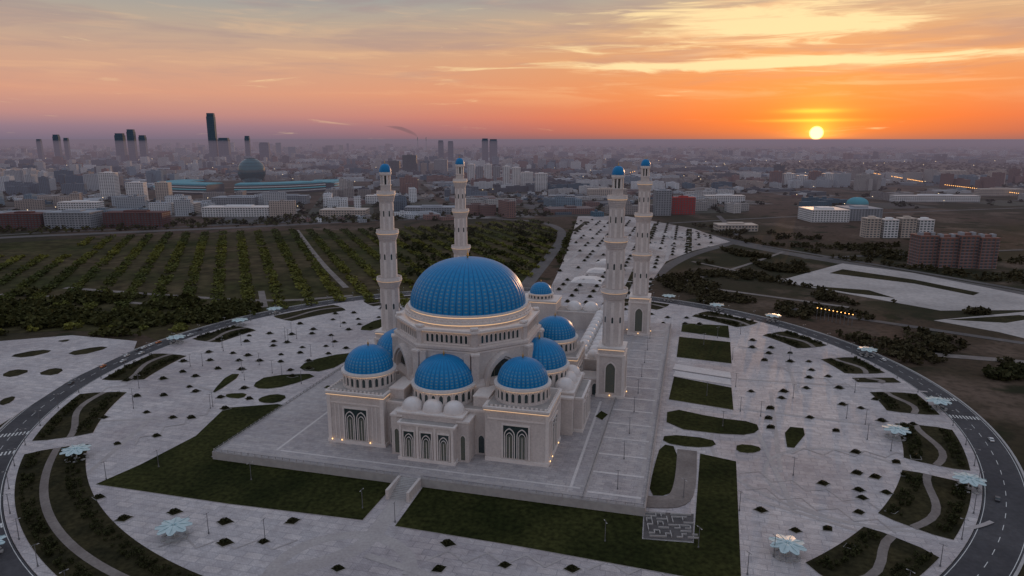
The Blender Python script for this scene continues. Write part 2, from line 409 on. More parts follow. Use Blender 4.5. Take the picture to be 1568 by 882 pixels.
def make_minaret():
    B=MB()
    def sq(h,z0,z1,m): B.box(-h,h,-h,h,z0,z1,m)
    sq(8.0,0,1.5,trim); sq(7.4,1.5,24,stone); sq(7.9,24,25,trim); sq(7.0,25,27.4,stone); sq(7.2,27.4,27.8,glow); sq(7.7,27.8,28.8,trim)
    for i in range(4):
        B.T=R4[i]
        arch_strip(B,0,3,6.4,18,.6,-7.9,-7.3,trim); arch_fill(B,0,3,5.2,17,-7.5,lattice)
        for x in (-6.9,6.9): B.box(x-.7,x+.7,-7.75,-6.3,1.5,23.99,trim)
        B.box(-.25,.25,-8.9,-8.5,1.5,2.0,lampm)
    B.T=Matrix.Identity(4)
    def shaft(r,z0,z1,rb):
        r0=r/ca
        B.lathe(16,[(r0,z0),(r0,z1-5)],stone,rot=pi/16)
        for k in range(8):
            B.T=Matrix.Rotation(k*pi/4,4,'Z')
            B.box(-r*.16,r*.16,-(r*1.085),-(r*.9),z0+1.5,z1-6,trim)
            arch_fill(B,0,(z0+z1)/2-2,r*.2,3.4,-(r*1.085+.03),dark)
        B.T=Matrix.Identity(4)
        P=[(r0,z1-5)]
        for q in range(4):
            rr=r0+(rb-r0)*(q+1)/4.; P+=[(rr,z1-4.4+q*.95),(rr,z1-3.9+q*.95)]
        B.lathe(24,P,stone)
        B.lathe(24,[(rb+.05,z1-.9),(rb+.15,z1-.9),(rb+.15,z1-.75)],glow)
        B.lathe(24,[(rb+.2,z1-.75),(rb+.45,z1-.5),(rb+.45,z1-.1),(rb+.2,z1-.1),(rb+.2,z1+1.3),(rb-.1,z1+1.3),(rb-.1,z1+.05),(r0*.6,z1+.05)],trim)
    shaft(5.3,28.8,60,7.2); shaft(4.6,60,88,6.3); shaft(3.8,88,110.5,5.2)
    B.lathe(16,[(3.0,110.5),(3.0,115)],stone)
    B.lathe(12,[(1.5,115),(1.5,121)],dark)
    for k in range(8):
        B.T=Matrix.Rotation(k*pi/4,4,'Z'); B.box(-.42,.42,-3.0,-2.2,115,121,trim)
    B.T=Matrix.Identity(4)
    B.lathe(20,[(2.1,115),(3.3,115.0),(3.3,115.5),(2,115.5)],trim)
    B.lathe(20,[(2,120.6),(3.2,120.6),(3.5,121.4),(3.5,122.4),(3.1,122.6),(1,122.7)],trim)
    B.lathe(48,[(r,122.6+z) for r,z in dome_profile(3.35,4.6,12,.8)],dome_sm,smooth=True,rib=.03,nr=16)
    B.lathe(8,[(.15,127.1),(.35,127.5),(.15,127.9),(.2,128.3),(.05,128.6),(.0,129.8)],gold)
    return B.mesh('minaret')
mm=make_minaret()
for u,w in ((70,44),(-63,42),(-61,169),(76,174)):
    o=bpy.data.objects.new('minaret',mm); x,y=mw(u,w); o.location=(x,y,0.02); o.rotation_euler=(0,0,-TH); link(o)
# ------------------------------------------------------------ platform
B=MB()
P=[(-100,-77),(97,-77),(99,205),(-100,205)]
B.prism([mw(*p) for p in P],GZ,0,platm,kerb)
B.obj('mosque_platform_pavement')
B=MB()
zc=[.02]
def zi(): zc[0]+=.006; return zc[0]
for (a,b,w_,m_) in (((72,-74),(74,200),2.,bandm),((94,-74),(96,200),2.,bandm),((-97,-73),(71,-73),2.,bandm),((-70,-68),(70,-68),1.2,bandl),((-72,-68),(-72,30),1.2,bandl),((66,-68),(66,30),1.2,bandl)): B.strip([a,b],w_,zi(),m_)
for k in range(15): B.strip([(73.2,-70+k*18),(94.8,-70+k*18)],1.6,zi(),bandl)
for k in range(9): B.strip([(-95,-60+k*18),(-73,-60+k*18)],1.2,.015,bandm)
for k in range(10): B.strip([(-66+k*14.5,-72),(-66+k*14.5,-64)],1.,.01,bandm)
B.obj('platform_paving_pattern',None,(MO[0],MO[1],0),-TH)
B=MB()
def railing(a,b):
    n=int(math.hypot(b[0]-a[0],b[1]-a[1])/3.5); ang=math.atan2(b[1]-a[1],b[0]-a[0]); l=math.hypot(b[0]-a[0],b[1]-a[1])
    B.T=Matrix.Translation((a[0],a[1],0))@Matrix.Rotation(ang,4,'Z')
    B.box(0,l,-.08,.08,.95,1.08,rail); B.box(0,l,-.05,.05,.5,.56,rail); B.box(0,l,-.2,.2,0,.2,kerb)
    for i in range(n+1): B.box(i*l/n-.12,i*l/n+.12,-.12,.12,.2,1.3,kerb)
    B.T=Matrix.Identity(4)
for a,b in (((-99,-76.4),(-7,-76.4)),((3,-76.4),(96.4,-76.4)),((96.4,-76.4),(98.4,204)),((-99.4,204),(-99.4,-76.4)),((72,-76),(74,60))): railing(a,b)
B.obj('platform_balustrade',None,(MO[0],MO[1],.01),-TH)
B=MB()
for i in range(14): B.box(-6,2,-77-.9*(i+1),-77-.9*i,GZ-.3,-.28*(i+1),kerb)
B.box(-7.2,-6,-90,-77,GZ-.3,.3,stone); B.box(2,3.2,-90,-77,GZ-.3,.3,stone)
B.obj('platform_stairs',None,(MO[0],MO[1],0),-TH)
# ------------------------------------------------------------ ground
terr=bpy.data.materials.new('steppe_ground'); terr.use_nodes=True
nt=terr.node_tree; g=NG(nt); b=nt.nodes['Principled BSDF']; b.inputs['Roughness'].default_value=.95; b.inputs['Specular IOR Level'].default_value=.1
ge=g.new('ShaderNodeNewGeometry')
def tn(s_,d=6,w=None):
    n=g.new('ShaderNodeTexNoise'); n.inputs['Scale'].default_value=s_; n.inputs['Detail'].default_value=d
    nt.links.new(ge.outputs['Position'],n.inputs['Vector']); return n.outputs['Fac']
c=g.mix(g.smooth(tn(.0022,4),.42,.58),(.032,.030,.015),(.085,.055,.040))
c=g.mix(g.smooth(tn(.012,6),.5,.68),c,(.13,.092,.07))
c=g.mix(g.smooth(tn(.03,5),.55,.65),c,(.024,.025,.012))
c=g.mix(g.m('MULTIPLY',g.smooth(tn(.2,5),.4,.7),.5),c,(.022,.018,.012))
nt.links.new(c,b.inputs['Base Color'])
B=MB(); S=70000.
B.add([(-S,-3000,GZ-.5),(S,-3000,GZ-.5),(S,S,GZ-.5),(-S,S,GZ-.5)],[(0,1,2,3)],terr); B.obj('ground')
CX,CY,RR=-8.,402.,257.
def circ(r,a0,a1,n=None):
    n=n or max(4,int(abs(a1-a0)*60)); return [(CX+r*math.cos(a0+(a1-a0)*i/n),CY+r*math.sin(a0+(a1-a0)*i/n)) for i in range(n+1)]
def ang(px): x,y=G(*px); return math.atan2(y-CY,x-CX)
B=MB()
B.lathe(240,[(RR-8,GZ-.3),(RR+8,GZ-.3)],asphalt,CX,CY)
B.obj('ring_road')
B=MB()
for r in (RR-7.2,RR+7.2): B.lathe(240,[(r-.12,GZ-.29),(r+.12,GZ-.29)],paint,CX,CY)
for i in range(150):
    a=2*pi*i/150; B.strip(circ(RR,a,a+.018,3),.25,GZ-.288,paint)
for px in ((22,664),(16,692),(20,762),(30,795),(1512,641),(1485,612)):
    a=ang(px)
    for k in range(9):
        r=RR-6.6+k*1.6; B.strip(circ(r,a-.008,a+.008,2),.7,GZ-.285,paint)
B.obj('road_markings')
B=MB(); B.prism(circ(RR-8.2,0,2*pi,240)[:-1],GZ-.45,GZ,plazam,kerb); B.obj('plaza_pavement')
B=MB(); B.lathe(240,[(RR+8,GZ-.45),(RR+8,GZ-.15),(RR+9,GZ-.15),(RR+9,GZ-.45)],kerb,CX,CY); B.obj('outer_kerb')
B=MB(); zc[0]=GZ+.015
pb=chaikin([G(622,752),G(590,795),G(560,835),G(500,860),G(430,875),G(380,900)],2,False)
B.strip(pb,7,zi(),bandm)
def ringpat(px,r,w,m,a0=0,a1=2*pi):
    x,y=G(*px); n=48
    B.strip([(x+r*math.cos(a0+(a1-a0)*i/n),y+r*math.sin(a0+(a1-a0)*i/n)) for i in range(n+1)],w,zi(),m)
ringpat((520,880),24,5,bandm); ringpat((1300,740),34,1.8,bandm)
ringpat((1300,700),62,1.8,bandm,2.2,5.2)
for px1,px2,w,m in (((232,640),(118,740),2.5,bandm),((1130,625),(1450,665),2,bandm),((1180,600),(1195,720),2,bandm),((1140,760),(1370,830),1.8,bandm),((1150,640),(1215,780),2.2,bandm),
    ((60,650),(250,640),2.,bandm),((200,560),(330,600),2.,bandm),((1200,540),(1220,600),2,bandm),((700,895),(560,850),3,bandm),((1130,580),(1420,600),2,bandm),((1130,530),(1330,560),2,bandm)):
    B.strip([G(*px1),G(*px2)],w,zi(),m)
for px1,px2 in (((655,850),(880,862)),((900,864),(1100,885)),((250,830),(480,835)),((1135,720),(1400,790)),((1145,745),(1380,812)),((150,600),(300,560)),((1180,560),(1330,600)),((1210,690),(1440,700)),((200,680),(330,625))):
    a,b2=G(*px1),G(*px2); l=math.hypot(b2[0]-a[0],b2[1]-a[1]); ux,uy=(b2[0]-a[0])/l,(b2[1]-a[1])/l; k=int(l/7); pts=[]
    for i in range(k+1): o_=3.2*(1 if i%2 else -1); pts.append((a[0]+ux*i*7-uy*o_,a[1]+uy*i*7+ux*o_))
    B.strip(pts,.9,zi(),bandm)
B.obj('plaza_paving_pattern')
def lawn(name,pts,m=grass,zt=GZ+.25,ck=0):
    q=[G(*p) for p in pts]
    if ck: q=chaikin(q,ck)
    B=MB(); B.prism(q,GZ-.3,zt,m,kerb); return B.obj(name)
lawn('lawn',[(147,742),(215,712),(300,668),(345,625),(425,619),(440,622),(400,648),(323,700),(460,718),(603,741),(597,750),(555,797),(350,772)])
lawn('lawn',[(648,746),(800,765),(985,788),(983,826),(1062,832),(1066,775),(1072,695),(1127,707),(1135,895),(1040,882),(800,838),(605,806)])
lawn('lawn',[(1012,680),(1038,685),(1034,745),(1022,760),(993,759),(1000,720)],ck=1)
B=MB(); rp=chaikin([G(1052,690),G(1050,740),G(1040,768),G(1010,770),G(985,768)],2,False)
B.strip(rp,9,GZ+.35,path,.6); B.obj('curved_ramp_pavement')
for t,k in (([(1045,495),(1115,499),(1117,518),(1043,508)],0),([(1040,516),(1118,524),(1120,557),(1036,547)],0),([(1032,577),(1120,594),(1123,628),(1024,612)],0),([(1022,624),(1095,640),(1158,647),(1163,662),(1130,668),(1020,655)],1),
  ([(1018,665),(1090,672),(1098,684),(1060,686),(1014,678)],1),([(1128,680),(1160,683),(1167,690),(1150,695),(1127,692)],1),([(1200,653),(1240,657),(1207,697)],1),
  ([(325,600),(350,573),(372,573),(330,602)],1),([(385,590),(410,575),(495,572),(440,592),(400,597)],1),([(347,603),(380,602),(372,611),(345,609)],1),
  ([(395,610),(420,603),(442,607),(425,618),(398,617)],1),([(470,553),(530,540),(545,545),(500,570),(455,567)],1),([(545,505),(580,488),(600,490),(575,507)],1)):
    lawn('lawn',t,ck=k)
B=MB()
for q_ in ([(66,8),(70,4),(72,12),(68,16)],[(-92,10),(-78,10),(-78,14),(-92,14)]): B.prism([mw(*p) for p in q_],-.1,.25,grass,kerb)
B.obj('platform_planting_bed')
B=MB()
for y0,y1,dz in ((558,566,.5),(568,576,.2)):
    a,b2,c2,d2=G(1034,y0),G(1118,y0+13),G(1120,y1+14),G(1030,y1)
    B.prism([a,b2,c2,d2],GZ-.3,GZ+dz,bandl,kerb)
B.obj('terrace_steps')
B=MB()
q=[G(987,784),G(1062,788),G(1061,830),G(985,825)]
B.prism(q,GZ-.3,GZ+.32,asph2,kerb)
cx_=sum(p[0] for p in q)/4; cy_=sum(p[1] for p in q)/4
B.T=Matrix.Translation((cx_,cy_,GZ))@Matrix.Rotation(-.08,4,'Z')
for i in range(9):
    for j in range(9):
        x=-8+i*2;y=-8+j*2
        if random.random()<.45: B.box(x-.15,x+1.85,y-.15,y+.15,.3,1.0,kerb)
        elif random.random()<.6: B.box(x-.15,x+.15,y-.15,y+1.85,.3,.995,kerb)
B.T=Matrix.Identity(4)
B.obj('maze_garden')
B=MB();Bp=MB()
VS=((205,262),(186,202),(168,181),(150,160),(-14,-6),(-30,-18),(-46,-33),(-60,-49),(-86,-64),(2,10),(16,26),(32,44),(128,142),(110,122),(52,64),(-2,0.2))
D=math.radians
def verge(a0,a1,r0=RR-38,r1=RR-12):
    n=max(6,int(abs(a1-a0)*40))
    o_=circ(r1,a0,a1,n); i_=circ(r0,a1,a0,n)
    B.prism(chaikin(o_+i_,1),GZ-.3,GZ+.2,grass2,kerb)
    pts=[]
    for i in range(n+1):
        a=a0+(a1-a0)*i/n; r=(r0+r1)/2+3.5*math.sin(i/n*5); pts.append((CX+r*math.cos(a),CY+r*math.sin(a)))
    Bp.strip(pts,3.2,GZ+.27,path)
for a0,a1 in VS: verge(D(a0),D(a1))
B.obj('verge_grass'); Bp.obj('verge_path')
B=MB(); q=[G(*p) for p in [(-60,530),(0,522),(110,513),(210,522),(205,535),(110,580),(40,625),(0,650),(-80,700)]]
B.prism(q,GZ-.45,GZ-.12,plazam,kerb); B.obj('outer_plaza_pavement')
for t in ([(0,575),(20,565),(50,567),(20,578)],[(55,573),(80,563),(100,565),(85,575)],[(10,545),(60,535),(85,537),(40,548)],[(0,612),(25,605),(20,615),(0,622)],[(100,540),(150,530),(170,532),(120,545)],[(85,522),(110,519),(100,524)]):
    lawn('verge_grass_patch',t,grass2,GZ+.02,1)
ORCH=[G(*p) for p in [(-120,380),(0,372),(250,358),(450,352),(560,352),(815,337),(852,350),(845,380),(808,430),(785,447),(620,470),(540,460),(430,475),(380,482),(240,520),(215,510),(100,505),(0,510),(-120,520)]]
B=MB(); orchm=mat('orchard_ground',(.036,.038,.014),.95,(.078,.058,.034),.008,scale2=.08,k2=.45,spec=.05)
B.prism(ORCH,GZ-.5,GZ-.42,orchm); B.obj('orchard_ground')
B=MB(); zr=GZ-.36
rw=chaikin([G(*p) for p in [(-150,375),(0,363),(200,355),(450,344),(620,334),(850,326),(1000,341),(1150,378),(1300,403),(1568,450),(1700,475)]],2,False)
B.strip(rw,24,zr,asph2)
B.strip([(x,y+45) for x,y in rw],9,zr+.01,asph2)
B.strip(chaikin([G(*p) for p in [(795,450),(815,425),(840,395),(862,365),(858,348),(820,338),(760,335)]],2,False),14,zr+.02,asph2)
B.strip(chaikin([G(*p) for p in [(1000,425),(1025,405),(1060,388),(1120,372)]],2,False),14,zr+.03,asph2)
B.strip(chaikin([G(*p) for p in [(1360,535),(1440,543),(1568,553),(1700,570)]],2,False),9,zr+.04,path)
kz=0
for pl,w in (([(100,440),(260,452),(420,462),(540,452)],7),([(455,352),(490,400),(530,440)],6),([(0,450),(120,455),(330,475)],6),([(960,345),(1230,330),(1568,318)],10),([(1100,330),(1130,360)],9),([(1230,395),(1568,382)],8),
            ([(1200,470),(1400,500),(1568,525)],8),([(400,445),(405,470)],6),([(1080,440),(1300,470)],6),([(1060,400),(1180,425),(1300,440)],5),([(1050,430),(1130,410),(1200,385)],5)):
    kz+=1; B.strip(chaikin([G(*p) for p in pl],2,False),w,zr+.05+.008*kz,path if w<8 else asph2)
B.obj('roads')
BOUL=[G(*p) for p in [(840,447),(862,400),(885,331),(960,331),(1062,350),(1118,370),(1060,384),(1020,400),(998,430),(985,470),(960,480),(870,475)]]
B=MB(); B.prism(BOUL,GZ-.45,GZ-.1,boulm,kerb); B.obj('boulevard_pavement')
def boul_strip(B,u,w0,w1,wd,m,zz):
    w=w0
    while w<w1:
        a=mw(u,w);b2=mw(u,min(w+16,w1))
        if inpoly(*a,BOUL) and inpoly(*b2,BOUL): B.strip([a,b2],wd,zz,m)
        w+=16
B=MB()
for u,wd,m in ((-70,8,grass2),(-52,3,bandm),(-30,4,bandm),(-8,3,bandm),(24,3,bandm),(52,6,grass2),(84,4,bandm),(110,8,grass2)): boul_strip(B,u,215,900,wd,m,GZ-.05)
for w_ in range(260,900,60):
    for u0 in range(-80,120,20):
        a,b2=mw(u0,w_),mw(u0+20,w_)
        if inpoly(*a,BOUL) and inpoly(*b2,BOUL): B.strip([a,b2],4,GZ-.03,bandm)
B.obj('boulevard_paving_pattern')
B=MB()
for (px,s_) in (((900,430),1.),((917,416),.8),((928,402),.7)):
    x,y=G(*px); B.T=Matrix.Translation((x,y,GZ))@Matrix.Rotation(-TH,4,'Z')
    for k in range(6): B.box(-16*s_+k*1.6*s_,16*s_-k*1.6*s_,-14*s_+k*2.2*s_,14*s_-k*.01,k*.45,(k+1)*.45,white)
B.T=Matrix.Identity(4); B.obj('boulevard_steps')
B=MB(); parkm=mat('parking_pavement',(.33,.30,.29),.8,(.44,.40,.385),.02,scale2=.3,k2=.15)
PARK=[[G(*p) for p in P_] for P_ in ([(1190,430),(1290,403),(1400,418),(1550,448),(1600,458),(1600,474),(1440,475),(1300,450)],[(1430,490),(1600,474),(1650,500),(1600,525),(1530,508)])]
for P_ in PARK: B.prism(P_,GZ-.45,GZ-.2,parkm,kerb)
B.obj('parking_lot_pavement')
B=MB()
for P_ in ([(1235,437),(1330,444),(1370,456),(1300,448)],[(1290,412),(1400,428),(1500,448),(1490,452),(1400,434),(1270,418)],[(1450,489),(1560,482),(1590,486),(1540,494)]):
    B.prism([G(*p) for p in P_],GZ-.3,GZ-.12,grass2)
B.obj('parking_lot_green_strip')
# ------------------------------------------------------------ vegetation
def clump(nq,sz,h,seed,trunk=True):
    r=np.random.default_rng(seed); V=[];Fq=[]
    for i in range(nq):
        d=r.normal(size=3); d/=np.linalg.norm(d); rad=r.uniform(.45,1)**.5
        cpt=np.array([d[0]*.5*rad,d[1]*.5*rad,.58+.42*d[2]*rad*.95])
        a=r.normal(size=3); a/=np.linalg.norm(a); b_=np.cross(a,r.normal(size=3)); b_/=np.linalg.norm(b_)
        s_=sz*r.uniform(.6,1.3); o=len(V)
        V+=[cpt-a*s_-b_*s_*.7,cpt+a*s_-b_*s_*.5,cpt+a*s_*.8+b_*s_*.7,cpt-a*s_*.7+b_*s_*.8]; Fq.append((o,o+1,o+2,o+3))
    if trunk:
        for k in range(3):
            a0,a1=k*2.1,(k+1)*2.1; o=len(V)
            V+=[np.array([.05*math.cos(a0),.05*math.sin(a0),0]),np.array([.05*math.cos(a1),.05*math.sin(a1),0]),np.array([.02*math.cos(a1),.02*math.sin(a1),.6]),np.array([.02*math.cos(a0),.02*math.sin(a0),.6])]; Fq.append((o,o+1,o+2,o+3))
    return np.array(V),np.array(Fq)
leafm=bpy.data.materials.new('tree_foliage'); leafm.use_nodes=True
nt=leafm.node_tree; g=NG(nt); b=nt.nodes['Principled BSDF']; b.inputs['Roughness'].default_value=.9; b.inputs['Specular IOR Level'].default_value=.05
ca_=g.new('ShaderNodeVertexColor'); ca_.layer_name='Col'
nt.links.new(ca_.outputs['Color'],b.inputs['Base Color'])
az=D(-22); dv=(math.sin(az),math.cos(az)); nv=(math.cos(az),-math.sin(az))
pos=[];scl=[];rot=[];col=[]
def tree(x,y,s_,hh,c_):
    pos.append((x,y,GZ-.45)); scl.append((s_,s_,hh)); rot.append(random.random()*6.28); k=random.uniform(.6,1.4); col.append((c_[0]*k,c_[1]*k,c_[2]*k))
t=-1400.
while t<1400:
    s_=300.
    while s_<1700:
        x=nv[0]*t+dv[0]*s_; y=nv[1]*t+dv[1]*s_
        if inpoly(x,y,ORCH):
            pv=mn.noise(Vector((x*.005,y*.005,3)))+.3*mn.noise(Vector((x*.03,y*.03,8)))
            if pv>-.36 and random.random()<.9:
                k=max(0,min(1,(pv+.3)/.6)); tc_=(.135-.075*k,.130-.060*k,.030-.006*k)
                for q in (-1,0,1):
                    if random.random()<.72: tree(x+nv[0]*(q*3.2+random.uniform(-1,1)),y+nv[1]*(q*3.2)+random.uniform(-2,2),random.uniform(3.8,6.),random.uniform(2.4,4.2),tc_)
        s_+=5.6
    t+=26
tv,tf=clump(14,.24,1,1)
bulk('orchard_trees',tv,tf,pos,scl,rot,leafm,col)
pos=[];scl=[];rot=[];col=[]
def scatter(poly,n,c_,smin=4,smax=8,f=.02,th=0.):
    P_=[G(*p) for p in poly]; x0,x1=min(p[0] for p in P_),max(p[0] for p in P_); y0,y1=min(p[1] for p in P_),max(p[1] for p in P_)
    k=0;it=0
    while k<n and it<n*30:
        it+=1; x=random.uniform(x0,x1);y=random.uniform(y0,y1)
        if inpoly(x,y,P_) and mn.noise(Vector((x*f,y*f,0)))>th and math.hypot(x-CX,y-CY)>RR+12 and not inpoly(x,y,BOUL) and not inpoly(x,y,PARK[0]) and not inpoly(x,y,PARK[1]):
            s_=random.uniform(smin,smax); tree(x,y,s_,s_*random.uniform(.6,1.1),c_); k+=1
DG=(.050,.050,.018); DB=(.05,.042,.022)
scatter([(-100,445),(240,455),(430,470),(380,490),(240,540),(215,515),(-100,512)],1500,DG,3.5,7.5,.025,-.02)
scatter([(560,352),(840,340),(855,360),(800,430),(700,440),(620,420)],400,(.035,.038,.016))
scatter([(1000,430),(1080,400),(1250,440),(1400,500),(1568,560),(1568,600),(1400,560),(1100,480)],900,DB,3,6)
scatter([(1100,380),(1568,470),(1568,490),(1400,470),(1200,425)],500,DB,3,6)
scatter([(1060,345),(1568,395),(1568,440),(1150,375)],600,DB,3,7)
scatter([(1400,560),(1600,570),(1600,640)],260,(.04,.04,.018),3,7)
scatter([(0,345),(850,322),(850,330),(0,360)],350,DG,5,9,.01,-.3)
scatter([(850,400),(878,340),(884,340),(862,410)],60,DG,4,6,.02,-1)
bulk('shrub_thicket',tv,tf,pos,scl,rot,leafm,col)
pos=[];scl=[];rot=[];col=[]
for a0,a1 in VS[:12]:
    n=int((a1-a0)*10)
    for i in range(n):
        a=D(random.uniform(a0+1,a1-1)); r=random.choice((RR-35,RR-33,RR-16,RR-14.5,RR-18,RR-31)); x,y=CX+r*math.cos(a),CY+r*math.sin(a)
        s_=random.uniform(1.0,2.6); pos.append((x,y,GZ+.1)); scl.append((s_,s_,s_*.9)); rot.append(random.random()*6); k=random.uniform(.6,1.3); col.append((.036*k,.038*k,.016*k))
tv2,tf2=clump(40,.13,1,5)
bulk('verge_shrubs',tv2,tf2,pos,scl,rot,leafm,col)
# ------------------------------------------------------------ planters / canopies / lamps
tvp,tfp=clump(60,.13,1,9,False)
hedge=bpy.data.materials.new('planter_hedge_leaves'); hedge.use_nodes=True; hb=hedge.node_tree.nodes['Principled BSDF']; hb.inputs['Specular IOR Level'].default_value=.05
g=NG(hedge.node_tree); ge=g.new('ShaderNodeNewGeometry'); nz=g.new('ShaderNodeTexNoise'); nz.inputs['Scale'].default_value=1.2; hedge.node_tree.links.new(ge.outputs['Position'],nz.inputs['Vector'])
hedge.node_tree.links.new(g.mix(nz.outputs['Fac'],(.012,.013,.006),(.045,.045,.018)),hb.inputs['Base Color'])
B=MB()
B.prism([(-3.1,0),(0,-3.1),(3.1,0),(0,3.1)],0,.3,kerb); B.prism([(-2.85,0),(0,-2.85),(2.85,0),(0,2.85)],.25,.36,grass2)
for (ox,oy,s_) in ((0,0,2.6),(1.1,.3,1.5),(-1,.3,1.6),(.1,-1.1,1.4),(0,1.2,1.5)):
    B.add([(v[0]*s_+ox,v[1]*s_+oy,.25+v[2]*s_*.6) for v in tvp],[tuple(int(i) for i in f) for f in tfp],hedge)
plm=B.mesh('planter_bed')
diam=[(268,785),(448,799),(190,795),(345,800),(345,832),(404,830),(686,833),(773,866),(876,872),(672,872),(518,871),(152,762),(1165,782),(1260,741),(1312,725),(1385,727),(1340,731),(1315,751),(1357,755),(1320,763),(1372,708),(1402,701),(1310,693),(1218,813),(1267,810),(1301,837),(1315,785),(1365,783),(1280,660),(1350,645),(1398,650),(1240,640),(1180,655),(1290,620),(1340,612),(1150,600),(1200,600),(195,583),(240,668),(180,680),(225,632),(160,640),(265,640),(300,600),(210,607),(280,570),(320,540),(380,545),(440,525),(480,505),(510,490)]
pts=[G(*p) for p in diam]
def loc(x,y):
    dx,dy=x-MO[0],y-MO[1]; return dx*math.cos(TH)-dy*math.sin(TH), dx*math.sin(TH)+dy*math.cos(TH)
def onplaza(x,y):
    if math.hypot(x-CX,y-CY)>RR-42: return False
    u,w=loc(x,y)
    return not(-122<u<152 and -125<w<215)
for i in range(-17,18):
    for j in range(-17,18):
        x=CX+i*16+(j%2)*8+random.uniform(-3,3); y=CY+j*16+random.uniform(-3,3)
        if y>300 and onplaza(x,y) and random.random()<(.72 if y>370 else .3) and all(math.hypot(x-p[0],y-p[1])>9 for p in pts): pts.append((x,y))
for x,y in pts:
    o=bpy.data.objects.new('planter_bed',plm); o.location=(x,y,GZ+.0); s_=random.uniform(.75,1.1); o.scale=(s_*1.1,s_*.85,s_); o.rotation_euler=(0,0,random.choice((0,-TH,.1,.5))); link(o)
for iu in range(-5,9):
    for iw in range(30):
        u=iu*17+5; w=225+iw*24; x,y=mw(u,w)
        if inpoly(x,y,BOUL) and random.random()<.6:
            o=bpy.data.objects.new('planter_bed',plm); o.location=(x,y,GZ-.1); o.scale=(1.2,1.2,1.5); link(o)
B=MB()
B.lathe(10,[(.35,0),(.22,.6),(.2,4.2),(.9,4.9),(.0,5.0)],metalw,smooth=True)
for k in range(8):
    B.T=Matrix.Rotation(k*pi/4,4,'Z')
    P_=[(0,0,4.9),(1.6,1.15,5.1),(4.6,1.75,4.7),(6.3,.75,4.4),(6.5,0,4.35),(6.3,-.75,4.4),(4.6,-1.75,4.7),(1.6,-1.15,5.1)]
    B.add(P_,[tuple(range(8))],canopym)
    B.add([(x,y,z_-.12) for x,y,z_ in P_],[tuple(range(8))[::-1]],canopyg)
    B.box(.3,6.3,-.07,.07,4.95,5.12,canopyg)
    B.T=Matrix.Rotation(k*pi/4+pi/8,4,'Z'); B.box(3.6,4.8,-.9,.9,0,.45,kerb)
B.T=Matrix.Identity(4); B.lathe(24,[(1.3,0),(1.3,.5),(.4,.5)],kerb)
cm=B.mesh('flower_canopy')
for px in [(268,822),(1204,850),(118,702),(1371,670),(1435,625),(1482,748),(1327,544),(1183,491),(1097,474),(1024,460),(421,480),(368,498),(271,525),(-20,850)]:
    x,y=G(*px); o=bpy.data.objects.new('flower_canopy',cm); o.location=(x,y,GZ); o.rotation_euler=(0,0,random.random()); link(o)
B=MB(); B.lathe(8,[(.16,0),(.1,8.5)],rail); B.lathe(8,[(.3,0),(.3,.7),(.16,.7)],rail)
for sgn in (-1,1): B.box(min(0,sgn*1.3),max(0,sgn*1.3),-.06,.06,8.3,8.42,rail); B.box(min(sgn*.7,sgn*1.4),max(sgn*.7,sgn*1.4),-.16,.16,8.18,8.29,metalw)
lm=B.mesh('street_lamp')
def lamp(x,y,z=GZ,r=0):
    o=bpy.data.objects.new('street_lamp',lm); o.location=(x,y,z); o.rotation_euler=(0,0,r); link(o)
for i in range(64):
    a=2*pi*i/64
    if math.sin(a)>-.97: lamp(CX+(RR-10)*math.cos(a),CY+(RR-10)*math.sin(a),GZ,a)
for i in range(80):
    a=random.uniform(0,2*pi); r=random.uniform(120,215); x,y=CX+r*math.cos(a),CY+r*math.sin(a)
    u,w=loc(x,y)
    if not(-104<u<104 and -84<w<210): lamp(x,y,GZ,a)
for i in range(9):
    x,y=mw(85,-65+i*28); lamp(x,y,0,-TH)
# ------------------------------------------------------------ cars
def carmesh(nm,colr):
    pm=mat(nm+'_paint',colr,.3,tuple(c_*1.1 for c_ in colr),.5,spec=.6); B=MB()
    prof=[(-2.2,.35),(-2.2,.85),(-1.5,.95),(-.9,1.4),(.6,1.42),(1.25,.95),(2.1,.8),(2.2,.35)]
    n=len(prof)
    B.add([(x,-.85,z_) for x,z_ in prof]+[(x,.85,z_) for x,z_ in prof],[tuple(range(n)),tuple(range(n,2*n))[::-1]]+[(i,n+i,n+(i+1)%n,(i+1)%n) for i in range(n)],pm)
    for s_ in (-1,1):
        y=s_*.87
        v=[(-1.35,y,.97),(-.82,y,1.33),(.55,y,1.35),(1.05,y,.97)]
        B.add(v,[(0,1,2,3) if s_>0 else (3,2,1,0)],dark)
        for x in (-1.35,1.35):
            B.T=Matrix.Translation((x,s_*.8,.33))@Matrix.Rotation(pi/2,4,'X'); B.lathe(12,[(.01,-.12),(.33,-.12),(.33,.12),(.01,.12)],asphalt); B.T=Matrix.Identity(4)
    B.add([(.68,-.75,1.40),(1.26,-.75,.98),(1.26,.75,.98),(.68,.75,1.40)],[(0,1,2,3)],dark)
    B.add([(-.95,-.75,1.38),(-1.5,-.75,.99),(-1.5,.75,.99),(-.95,.75,1.38)],[(3,2,1,0)],dark)
    return B.mesh('parked_car')
cars=[carmesh('car_white',(.6,.6,.6)),carmesh('car_dark',(.05,.05,.06)),carmesh('car_orange',(.5,.14,.03))]
def car(x,y,z,r,k):
    o=bpy.data.objects.new('parked_car',cars[k]); o.location=(x,y,z); o.rotation_euler=(0,0,r); link(o)
